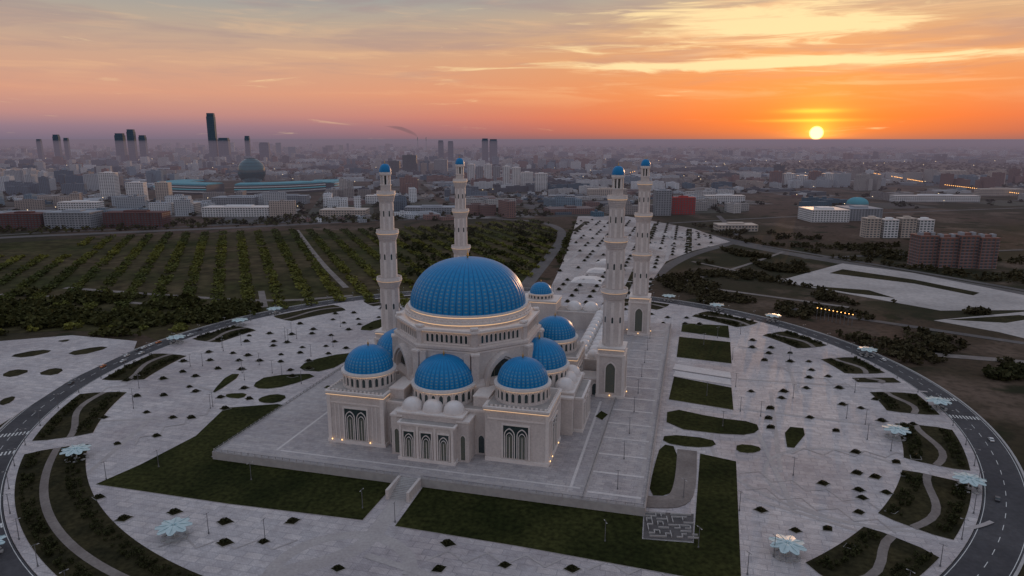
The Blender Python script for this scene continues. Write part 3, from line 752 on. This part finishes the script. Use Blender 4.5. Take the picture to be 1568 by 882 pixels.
for a_,off,k in ((155,3,1),(158,-3,0),(161,3,0),(163,4.5,2),(164.5,4.5,0),(166,4.5,0),(167.2,4.5,1),(168.5,-3,0),(170,3,0),(172.5,-3,0),(175,3,2),(182,3,1),(-20,3,0),(-35,-3,1),(8,3,0),(140,-3,0),(210,-3,0),(60,3,0),(95,3,1)):
    a=D(a_); car(CX+(RR+off)*math.cos(a),CY+(RR+off)*math.sin(a),GZ-.29,a+pi/2,k)
for k in range(46):
    x,y=G(random.uniform(985,1090),random.uniform(352,380))
    if inpoly(x,y,BOUL): car(x,y,GZ-.1,random.choice((.3,1.87)),random.choice((0,0,1)))
# ------------------------------------------------------------ city
citym=bpy.data.materials.new('city_facade'); citym.use_nodes=True
nt=citym.node_tree; g=NG(nt); b=nt.nodes['Principled BSDF']; b.inputs['Roughness'].default_value=.75; b.inputs['Specular IOR Level'].default_value=.15
vc=g.new('ShaderNodeVertexColor'); vc.layer_name='Col'; ge=g.new('ShaderNodeNewGeometry')
sp=g.new('ShaderNodeSeparateXYZ'); nt.links.new(ge.outputs['Position'],sp.inputs[0])
sn=g.new('ShaderNodeSeparateXYZ'); nt.links.new(ge.outputs['Normal'],sn.inputs[0])
tt=g.m('SUBTRACT',g.m('MULTIPLY',sp.outputs[0],sn.outputs[1]),g.m('MULTIPLY',sp.outputs[1],sn.outputs[0]))
fx=g.m('FRACT',g.m('DIVIDE',tt,4.2)); fz=g.m('FRACT',g.m('DIVIDE',g.m('ADD',sp.outputs[2],4.),3.4))
win=g.m('MULTIPLY',g.m('GREATER_THAN',fx,.5),g.m('GREATER_THAN',fz,.45))
wall=g.m('LESS_THAN',g.m('ABSOLUTE',sn.outputs[2]),.5)
win=g.m('MULTIPLY',win,wall)
rf=g.mix(g.m('SUBTRACT',1.,wall),vc.outputs['Color'],g.mix(.6,vc.outputs['Color'],(.12,.125,.14)))
nt.links.new(g.mix(g.m('MULTIPLY',win,.85),rf,(.04,.058,.08)),b.inputs['Base Color'])
cube_v=[(-.5,-.5,0),(.5,-.5,0),(.5,.5,0),(-.5,.5,0),(-.5,-.5,1),(.5,-.5,1),(.5,.5,1),(-.5,.5,1)]
cube_f=[(4,5,6,7),(0,1,5,4),(1,2,6,5),(2,3,7,6),(3,0,4,7)]
pos=[];scl=[];rot=[];col=[];pp=[];ps=[];pr=[];pc=[]
tp=[];ts=[];trr=[];tcx=[]
pal=[(.54,.58,.62),(.44,.43,.42),(.68,.71,.74),(.30,.28,.27),(.20,.29,.36),(.44,.38,.34),(.06,.13,.18),(.36,.40,.44),(.24,.15,.13),(.58,.59,.60),(.14,.19,.24),(.09,.11,.13)]
def bl(x,y,w,d_,h,r,c_,z=GZ-.4):
    h*=.78
    pos.append((x,y,z)); scl.append((w,d_,h)); rot.append(r); k=random.uniform(.75,1.2); c_=tuple(q*k for q in c_); col.append(c_)
    if y<5200:
        pos.append((x+random.uniform(-.2,.2)*d_,y,z+h)); scl.append((w*random.uniform(.12,.4),d_*.4,random.uniform(1.5,4))); rot.append(r); col.append(tuple(q*.8 for q in c_))
gr=D(12); cg,sg=math.cos(gr),math.sin(gr)
step=150.
for i in range(-75,76):
    for j in range(-40,80):
        x=i*step*cg-j*step*sg; y=i*step*sg+j*step*cg+1200
        if y<1180 or y>9500 or abs(x)>.86*y+250: continue
        px=x/(y*C0+141*S0)*F0+784
        lim=1235 if px<850 else 1235+(px-850)*.5
        if y<lim: continue
        if px>1050 and y<2100 and random.random()<.45: continue
        dn=mn.noise(Vector((x*.0007,y*.0007,1)))+.25*mn.noise(Vector((x*.004,y*.004,5)))
        if px<700: dn+=.13
        if px>1100: dn-=.14
        if px>1350: dn-=.1
        if abs(x+783)<300 and 1760<y<2400: continue
        r=gr+random.choice((0,0,0,.2,-.15))
        pp.append((x,y,GZ-.45)); ps.append((step*.86,step*.84,.12)); pr.append(gr); pk=random.choice(((.07,.065,.068),(.030,.036,.020),(.13,.115,.11),(.04,.042,.025),(.20,.185,.18),(.045,.038,.034))); pc.append(pk)
        for k in range(int(8 if y<5000 else 2)):
            tp.append((x+random.uniform(-70,70),y+random.uniform(-70,70),GZ-.4)); s_=random.uniform(8,14); ts.append((s_*1.6,s_,s_*.6)); trr.append(random.random()*6); q=random.uniform(.6,1.2); tcx.append((.026*q,.034*q,.015*q))
        if dn<-.27: continue
        ty=random.random()
        c1=random.choice(pal)
        if dn>.1 and ty<.45:
            for k in range(random.randint(2,4)):
                h=random.choice((30,36,42,55,60)) if y>1800 else random.choice((27,32,40))
                bl(x+random.uniform(-50,50),y+random.uniform(-50,50),random.uniform(18,60),random.uniform(14,18),h,r+random.choice((0,pi/2)),c1)
        elif ty<.48:
            for k in range(random.randint(4,6)):
                bl(x+random.uniform(-60,60),y+random.uniform(-60,60),random.uniform(25,70),random.uniform(12,16),random.uniform(15,29),r+random.choice((0,pi/2)),c1)
        elif ty<.74:
            bl(x,y,random.uniform(60,110),random.uniform(40,90),random.uniform(7,14),r,random.choice(pal))
            for k in range(4): bl(x+random.uniform(-65,65),y+random.uniform(-65,65),random.uniform(15,40),random.uniform(12,25),random.uniform(5,14),r,random.choice(pal))
        elif ty<.95:
            for k in range(13): bl(x+random.uniform(-65,65),y+random.uniform(-65,65),random.uniform(9,18),random.uniform(8,14),random.uniform(4,9),r,random.choice(pal))
        elif dn>.1:
            bl(x,y,random.uniform(22,34),random.uniform(20,28),random.uniform(50,80),r,random.choice(pal))
for i in range(900):
    y=random.uniform(5200,13000); x=random.uniform(-.9,.9)*y
    k=math.exp(-((x/y+.35)/.35)**2); h=random.uniform(20,55)+ (random.random()**4)*110*k
    if x/y>.3: h*=.55
    bl(x,y,random.uniform(25,90),random.uniform(20,40),h,gr+random.choice((0,pi/2)),random.choice(pal))
bulk('distant_city_buildings',cube_v,cube_f,pos,scl,rot,citym,col)
groundc=bpy.data.materials.new('city_block_ground'); groundc.use_nodes=True
nt=groundc.node_tree; g=NG(nt); b=nt.nodes['Principled BSDF']; b.inputs['Roughness'].default_value=.95
vc=g.new('ShaderNodeVertexColor'); vc.layer_name='Col'; ge=g.new('ShaderNodeNewGeometry'); nz=g.new('ShaderNodeTexNoise'); nz.inputs['Scale'].default_value=.03; nz.inputs['Detail'].default_value=5; nt.links.new(ge.outputs['Position'],nz.inputs['Vector'])
nt.links.new(g.mix(g.smooth(nz.outputs['Fac'],.42,.6),vc.outputs['Color'],(.035,.035,.024)),b.inputs['Base Color'])
bulk('city_block_ground',cube_v,cube_f,pp,ps,pr,groundc,pc)
tv3,tf3=clump(12,.24,1,3,False)
bulk('city_tree_clumps',tv3,tf3,tp,ts,trr,leafm,tcx)
def fac(nm,c_): return mat(nm,c_,.7,tuple(q*1.12 for q in c_),.05,spec=.15)
wg=mat('tinted_glass',(.05,.075,.09),.3,(.08,.10,.12),.1,spec=.4)
FC={'white':fac('white_facade',(.66,.67,.68)),'beige':fac('beige_facade',(.48,.42,.37)),'red':fac('red_facade',(.34,.04,.035)),'brick':fac('brick_facade',(.22,.12,.10)),'glass':fac('haze_tinted_glass_facade',(.06,.105,.15)),'grey':fac('grey_facade',(.28,.30,.33)),'dred':fac('dark_red_facade',(.11,.05,.048)),'teal':fac('teal_roof',(.08,.30,.36)),'dark':fac('dark_steel_facade',(.030,.070,.082)),'skyband':fac('haze_tinted_band',(.09,.135,.175))}  # skyline tower glass and bands have distance haze mixed into their blue-grey colour
def building(name,x1,x2,yt,yb,dep,c_,band=True):
    x,y=G((x1+x2)/2,yb); v=(yt-441)/F0; w=(x2-x1)/F0*(y*C0+30); h=EYE-y*(S0+v*C0)/(C0-v*S0)-GZ
    h=max(h,6); B=MB(); m=FC[c_]
    B.box(-w/2,w/2,0,dep,0,h,m); B.box(-w/2-.3,w/2+.3,-.3,dep+.3,h,h+1,trim if c_=='white' else m)
    B.box(-w*.2,w*.2,dep*.3,dep*.7,h+1,h+3.5,m)
    if c_=='brick':
        for q in (-.35,.3): B.box(w*q-2,w*q+2,dep*.2,dep*.5,h+1,h+4.5,FC['grey'])
    nf=max(1,int(h/3.4)); nbay=max(2,int(w/5)); fh=h/nf
    for i in range(nf):
        for k in range(nbay):
            xa=-w/2+w*(k+.2)/nbay; xb=-w/2+w*(k+.8)/nbay
            B.box(xa,xb,-.12,.1,i*fh+fh*.3,i*fh+fh*.8,wg)
        if c_=='brick': B.box(-w/2-.25,w/2+.25,-.3,dep+.25,i*fh-.15,i*fh+.2,FC['grey'])
        for s_ in (-1,1):
            for k in range(max(1,int(dep/5))):
                B.box(*(sorted((s_*w/2-.1*s_,s_*(w/2+.12)))),1+k*5,4+k*5,i*fh+fh*.3,i*fh+fh*.8,wg)
    for k in range(0,nbay+1,3):
        xa=-w/2+w*k/nbay; B.box(xa-.3,xa+.3,-.5,-.01,0,h-.01,m)
    return B.obj(name,None,(x,y,GZ-.4),0)
building('white_apartment_tower',155,178,265,305,22,'white')
building('apartment_building',195,222,280,308,18,'white')
building('apartment_building',240,260,280,310,18,'beige')
for i in range(7): building('apartment_building',-5+i*13,6+i*13,259+(i%3)*2,276+i%2*2,16,'white' if i%2 else 'beige')
building('glass_office_tower',617,638,238,268,30,'dark'); building('glass_office_tower',596,612,247,268,30,'dark'); building('glass_office_tower',665,685,245,268,30,'grey')
building('apartment_building',770,781,255,288,20,'white'); building('apartment_building',784,797,257,289,20,'white'); building('apartment_building',798,816,264,291,18,'white'); building('apartment_building',819,838,266,293,18,'white')
for i in range(4): building('apartment_building',716+i*13,727+i*13,252+i%2*3,279,18,'grey' if i%2 else 'white')
building('office_tower',1003,1027,292,330,25,'grey'); building('red_office_building',1030,1064,303,328,22,'red')
for i in range(4): building('unfinished_apartment_block',1405+i*31,1432+i*31,362+i%2*3,408+i,22,'brick')
for i in range(4): building('apartment_building',1325+i*27,1347+i*27,335+i%2*2,364,18,'white' if i%2 else 'beige')
for i in range(6): building('apartment_building',1180+i*20,1196+i*20,263+i%3*3,284,18,'white' if i%3 else 'brick')
building('shopping_hall',1242,1300,322,340,60,'white'); building('arena_building',1300,1350,320,338,60,'grey')
building('low_hall_building',310,414,318,332,40,'white'); building('low_hall_building',325,390,303,318,50,'grey')
building('low_hall_building',490,560,322,334,40,'beige'); building('dark_red_hall',0,64,328,350,30,'dred'); building('dark_steel_hall',70,140,326,350,40,'grey'); building('school_building',160,250,326,348,30,'dred')
building('school_building',1100,1160,345,354,30,'beige'); building('low_hall_building',620,700,318,327,40,'grey')
for x1,x2,yt,yb,c_ in ((90,150,310,325,'white'),(250,300,312,326,'beige'),(420,470,300,312,'grey'),(560,600,300,312,'white'),(840,880,300,312,'grey'),(900,960,290,303,'beige'),(1080,1140,300,312,'white'),(1370,1500,300,309,'white'),(1500,1568,290,300,'beige'),(1440,1480,262,277,'beige')):
    building('office_building',x1,x2,yt,yb,25,c_)
def tower(name,px,yt,wpx,y=4500.,c_='glass'):
    v=(yt-441)/F0; x=(px-784)/F0*y*C0; h=EYE-y*(S0+v*C0)/(C0-v*S0)-GZ; w=wpx/F0*y*C0
    B=MB(); m=FC[c_]
    B.box(-w/2,w/2,0,w*.9,0,h*.93,m); B.box(-w*.44,w*.44,w*.06,w*.84,h*.93,h,m)
    for k in range(1,int(h/14)): B.box(-w/2-.4,w/2+.4,-.4,w*.9+.4,k*14,k*14+1.6,FC['skyband'])
    for k in (-.3,0,.3): B.box(w*k-.8,w*k+.8,-.8,-.41,0,h*.93,FC['skyband'])
    B.obj(name,None,(x,y,GZ-.4),.15)
tower('glass_skyscraper',324.5,173,11)
for px,yt,w in ((58,213,6),(85,206,8),(100,211,6),(182,204,12),(200,198,10),(217,207,9),(341,211,15),(378,208,7),(403,218,14),(675,215,8),(690,216,8),(743,212,9),(756,213,11)):
    tower('downtown_tower',px,yt,w)
B=MB(); spg=mat('sphere_glass',(.010,.085,.11),.15,(.020,.12,.15),.02,spec=.8,metal=.2)
pr_=[(40*math.cos(t_),50+40*math.sin(t_)) for t_ in [(-pi/2*.85)+i*(pi*.925)/20 for i in range(21)]]
B.lathe(40,pr_,spg,smooth=False)
for i in range(2,20,2): r_,z_=pr_[i]; B.lathe(40,[(r_+.35,z_-.3),(r_+.5,z_),(r_+.3,z_+.3)],FC['dark'])
B.lathe(40,[(48,0),(48,7),(30,11),(22,12)],FC['white']); B.lathe(24,[(14,84.5),(15,88),(9,89.5),(.1,90)],FC['dark'])
sx_,sy_=-783,2080
B.obj('sphere_pavilion',None,(sx_,sy_,GZ))
cyl=mat('teal_lit_facade',(.08,.3,.36),.4,emis=(.05,.35,.45),es=.25)
B=MB()
for a0,a1,r0,r1,h in ((205,262,150,235,24),(278,335,150,235,24),(160,195,150,230,20),(345,380,150,235,20)):
    n=18
    o_=[(r1*1.15*math.cos(D(a0+(a1-a0)*i/n)),r1*math.sin(D(a0+(a1-a0)*i/n))) for i in range(n+1)]; i_=[(r0*1.15*math.cos(D(a1-(a1-a0)*i/n)),r0*math.sin(D(a1-(a1-a0)*i/n))) for i in range(n+1)]
    B.prism(o_+i_,0,h,FC['teal'],wg)
    for hh,m_ in ((5,FC['white']),(12,cyl),(18,FC['white'])): B.strip([(x*1.008,y*1.008) for x,y in o_],2.5,hh+2,m_,2)
    B.prism([(x*.97,y*.97) for x,y in o_]+[(x*1.05,y*1.05) for x,y in i_],h,h+3,FC['teal'])
B.obj('exhibition_hall',None,(sx_,sy_,GZ-.4))
B=MB(); x,y=G(1312,318); B.lathe(32,[(22,0),(22,9)],FC['grey']); B.lathe(32,[(r,9+z_) for r,z_ in dome_profile(22,14,8)],FC['teal'],smooth=True); B.obj('domed_arena',None,(x,y,GZ-.4))
B=MB()
for dx in (0,90): B.lathe(12,[(6,0),(3.5,165)],FC['grey'],dx,0)
B.lathe(20,[(35,0),(22,50),(25,70)],FC['grey'],-140,0)
B.obj('power_plant_chimney',None,(-1000,7400,GZ))
# drifting chimney smoke (absorbing volume in a swelling plume)
sm_=bpy.data.materials.new('chimney_smoke'); sm_.use_nodes=True; nt=sm_.node_tree; nt.nodes.clear()
out=nt.nodes.new('ShaderNodeOutputMaterial'); ab=nt.nodes.new('ShaderNodeVolumeAbsorption'); em=nt.nodes.new('ShaderNodeEmission'); ad=nt.nodes.new('ShaderNodeAddShader')
ab.inputs['Color'].default_value=(0,0,0,1); ab.inputs['Density'].default_value=1/45.
em.inputs['Color'].default_value=(.17,.11,.12,1); em.inputs['Strength'].default_value=1/45.
nt.links.new(ab.outputs[0],ad.inputs[0]); nt.links.new(em.outputs[0],ad.inputs[1]); nt.links.new(ad.outputs[0],out.inputs['Volume'])
B=MB(); path_=[(0,162,4),(-10,180,9),(-34,200,14),(-75,218,18),(-122,238,21),(-175,256,21),(-235,268,16),(-300,276,9),(-350,280,2)]
NS=16; vs=[];fs=[]
for k,(px,pz,r) in enumerate(path_):
    for i in range(NS):
        a=2*pi*i/NS; rr=r*(1+.35*mn.noise(Vector((k*1.3,math.cos(a)*1.5,math.sin(a)*1.5))))
        # ring lies in the plane across the drift direction (up and left)
        vs.append((px+rr*.6*math.sin(a),rr*math.cos(a),pz+rr*.8*math.sin(a)))
for k in range(len(path_)-1):
    for i in range(NS): fs.append((k*NS+(i+1)%NS,k*NS+i,(k+1)*NS+i,(k+1)*NS+(i+1)%NS))
fs.append(tuple(range(NS))); fs.append(tuple((len(path_)-1)*NS+i for i in range(NS))[::-1])
B.add(vs,fs,sm_); B.obj('chimney_smoke_plume',None,(-1000,7400,GZ))
B=MB(); lm2=mat('sodium_street_light',(.8,.5,.2),.5,emis=(1,.45,.12),es=5)
for (p0,p1,n) in (((1338,269),(1414,283),34),((1440,287),(1568,303),40),((1250,488),(1310,500),10),((965,268),(985,262),6)):
    for i in range(n):
        x,y=G(p0[0]+(p1[0]-p0[0])*i/n,p0[1]+(p1[1]-p0[1])*i/n); s_=.0003*y+.1; B.box(x-.15,x+.15,y-.15,y+.15,GZ-.4,GZ+9,rail); B.box(x-s_,x+s_,y-s_,y+s_,GZ+9,GZ+9+s_*1.6,lm2)
B.obj('lit_road_street_lamps')
B=MB(); lm3=mat('city_window_light',(.8,.6,.4),.5,emis=(1,.75,.45),es=3)
for i in range(140):
    y=random.uniform(1300,5200); x=random.uniform(-.75,.7)*y; s_=.0003*y+.15; B.box(x-.15,x+.15,y-.15,y+.15,GZ-.4,GZ+10,rail); B.box(x-s_,x+s_,y-s_,y+s_,GZ+10,GZ+10+s_,lm3)
B.obj('city_street_lamps')
B=MB(); wat=mat('water',(.05,.05,.06),.08,(.06,.06,.07),.01,spec=.6)
for P_ in ([(1470,241),(1500,241),(1500,244),(1480,245)],[(1290,236),(1325,236),(1320,238.5),(1295,238.5)]): B.prism(chaikin([G(*p) for p in P_],2),GZ-.5,GZ-.3,wat)
B.obj('lake_water')
# ------------------------------------------------------------ haze layer over the city (real volume below the flying height)
hz=bpy.data.materials.new('evening_haze'); hz.use_nodes=True; nt=hz.node_tree; nt.nodes.clear()
out=nt.nodes.new('ShaderNodeOutputMaterial'); ab=nt.nodes.new('ShaderNodeVolumeAbsorption'); em=nt.nodes.new('ShaderNodeEmission'); ad=nt.nodes.new('ShaderNodeAddShader')
DEN=1/6300.
ab.inputs['Color'].default_value=(0,0,0,1); ab.inputs['Density'].default_value=DEN
em.inputs['Color'].default_value=(.178,.140,.180,1); em.inputs['Strength'].default_value=DEN
nt.links.new(ab.outputs[0],ad.inputs[0]); nt.links.new(em.outputs[0],ad.inputs[1]); nt.links.new(ad.outputs[0],out.inputs['Volume'])
B=MB(); B.box(-66000,66000,950,66000,-30,134,hz); B.obj('haze_layer')
# ------------------------------------------------------------ world
SAZ=math.radians(23.5); SEL=math.radians(.46)
w=bpy.data.worlds.new('World'); sc.world=w; w.use_nodes=True; nt=w.node_tree; g=NG(nt); bg=nt.nodes['Background']
tc=g.new('ShaderNodeTexCoord'); sp=g.new('ShaderNodeSeparateXYZ'); nt.links.new(tc.outputs['Generated'],sp.inputs[0])
X,Y,Z=sp.outputs
el=g.m('ARCSINE',Z); azn=g.m('ARCTAN2',X,Y)
t_=g.m('DIVIDE',el,.35)
def ramp(st):
    r=g.new('ShaderNodeValToRGB'); cr=r.color_ramp
    cr.elements[0].position=st[0][0]; cr.elements[0].color=L(*st[0][1]); cr.elements[1].position=st[-1][0]; cr.elements[1].color=L(*st[-1][1])
    for p_,c_ in st[1:-1]: e=cr.elements.new(p_); e.color=L(*c_)
    nt.links.new(t_,r.inputs['Fac']); return r.outputs['Color']
RA=ramp([(0,(118,108,126)),(.045,(146,122,136)),(.09,(186,138,134)),(.17,(214,156,132)),(.30,(204,164,140)),(.43,(178,164,150)),(.53,(150,158,160)),(1,(165,178,198))])
RB=ramp([(0,(142,90,88)),(.03,(196,96,66)),(.08,(230,106,54)),(.17,(236,134,72)),(.30,(230,156,100)),(.43,(210,168,130)),(.53,(180,164,146)),(1,(168,176,192))])
da=g.m('SUBTRACT',azn,SAZ)
side=g.m('EXPONENT',g.m('MULTIPLY',g.m('POWER',g.m('ABSOLUTE',g.m('DIVIDE',da,.5)),2.),-1.))
col=g.mix(side,RA,RB)
def gauss(x,c_,s_): return g.m('EXPONENT',g.m('MULTIPLY',g.m('POWER',g.m('ABSOLUTE',g.m('DIVIDE',g.m('SUBTRACT',x,c_),s_)),2.),-1.))
def wn(sx,sz,det,seed,dist=0.,tilt=0.):
    cb=g.new('ShaderNodeCombineXYZ'); nt.links.new(g.m('MULTIPLY',azn,sx),cb.inputs[0]); nt.links.new(g.m('ADD',g.m('MULTIPLY',el,sz),g.m('MULTIPLY',azn,tilt)),cb.inputs[1]); cb.inputs[2].default_value=seed
    n=g.new('ShaderNodeTexNoise'); n.inputs['Scale'].default_value=1; n.inputs['Detail'].default_value=det; n.inputs['Roughness'].default_value=.62; n.inputs['Distortion'].default_value=dist
    nt.links.new(cb.outputs[0],n.inputs['Vector']); return n.outputs['Fac']
n1=g.smooth(wn(5,60,5,1.3,.6,1.),.48,.70)
veil=g.m('MULTIPLY',n1,g.smooth(el,.03,.09))
col=g.mix(g.m('MULTIPLY',veil,g.m('ADD',.2,g.m('MULTIPLY',side,.4))),col,L(250,200,148))
n0=g.smooth(wn(4,38,4,7.7,.4,-.8),.46,.68)
col=g.mix(g.m('MULTIPLY',g.m('MULTIPLY',n0,g.smooth(el,.04,.11)),.42),col,L(160,136,138))
n2=wn(8,85,6,4.1,.9,1.2)
s1=g.m('MULTIPLY',gauss(el,.097,.0075),gauss(azn,.34,.32))
s2=g.m('MULTIPLY',gauss(el,.142,.015),gauss(azn,.38,.17))
s3=g.m('MULTIPLY',gauss(el,.166,.010),gauss(azn,.28,.22))
s4=g.m('MULTIPLY',gauss(el,.120,.008),gauss(azn,.18,.14))
sm=g.m('ADD',g.m('ADD',g.m('MULTIPLY',s1,1.25),g.m('MULTIPLY',s2,1.3)),g.m('ADD',g.m('MULTIPLY',s3,.75),g.m('MULTIPLY',s4,.65)))
cl=g.smooth(g.m('ADD',g.m('MULTIPLY',sm,.42),g.m('SUBTRACT',n2,.5)),.12,.40)
col=g.mix(g.m('MULTIPLY',cl,.94),col,L(255,226,170))
sv=(math.cos(SEL)*math.sin(SAZ),math.cos(SEL)*math.cos(SAZ),math.sin(SEL))
dp=g.new('ShaderNodeVectorMath'); dp.operation='DOT_PRODUCT'; nt.links.new(tc.outputs['Generated'],dp.inputs[0]); dp.inputs[1].default_value=sv
an=g.m('ARCCOSINE',g.m('MINIMUM',dp.outputs['Value'],1.))
gl=g.m('EXPONENT',g.m('MULTIPLY',an,-1/.020))
gl2=g.m('EXPONENT',g.m('MULTIPLY',an,-1/.10))
def addc(c,f,k):
    n=g.new('ShaderNodeVectorMath'); n.operation='SCALE'; n.inputs[0].default_value=k[:3]; nt.links.new(f,n.inputs['Scale'])
    a=g.new('ShaderNodeVectorMath'); a.operation='ADD'; nt.links.new(c,a.inputs[0]); nt.links.new(n.outputs[0],a.inputs[1]); return a.outputs[0]
up=g.smooth(el,-.001,.004)
col=addc(col,g.m('MULTIPLY',gl,up),(1.3,.62,.03)); col=addc(col,gl2,(.16,.04,.0))
bars=g.m('MULTIPLY',g.m('MULTIPLY',gauss(el,.036,.0028),gauss(azn,SAZ-.005,.035)),.9)
bars2=g.m('MULTIPLY',g.m('MULTIPLY',gauss(el,.024,.002),gauss(azn,SAZ-.01,.05)),.8)
col=addc(col,g.m('ADD',bars,bars2),(.6,.38,.03))
disc=g.smooth(an,.0096,.0066)
col=addc(col,disc,(2.5,1.6,.62))
sky=g.new('ShaderNodeTexSky'); sky.sky_type='NISHITA'; sky.sun_disc=False; sky.sun_elevation=math.radians(1.8); sky.sun_rotation=SAZ
sk=g.new('ShaderNodeVectorMath'); sk.operation='SCALE'; nt.links.new(sky.outputs[0],sk.inputs[0]); sk.inputs['Scale'].default_value=.008
a=g.new('ShaderNodeVectorMath'); a.operation='ADD'; nt.links.new(col,a.inputs[0]); nt.links.new(sk.outputs[0],a.inputs[1])
nt.links.new(a.outputs[0],bg.inputs['Color']); bg.inputs['Strength'].default_value=1.
ld=bpy.data.lights.new('sun','SUN'); ld.energy=1.2; ld.angle=math.radians(.5); ld.color=(1,.55,.28)
lo=bpy.data.objects.new('sun',ld); e_=math.radians(1.8)
lo.rotation_euler=Vector((-math.cos(e_)*math.sin(SAZ),-math.cos(e_)*math.cos(SAZ),-math.sin(e_))).to_track_quat('-Z','Y').to_euler(); link(lo)
cam=bpy.data.cameras.new('camera'); cam.lens=24; cam.sensor_width=36; cam.clip_start=1; cam.clip_end=200000
co=bpy.data.objects.new('camera',cam); co.location=(0,0,EYE); co.rotation_euler=(pi/2-PT,0,0); link(co); sc.camera=co
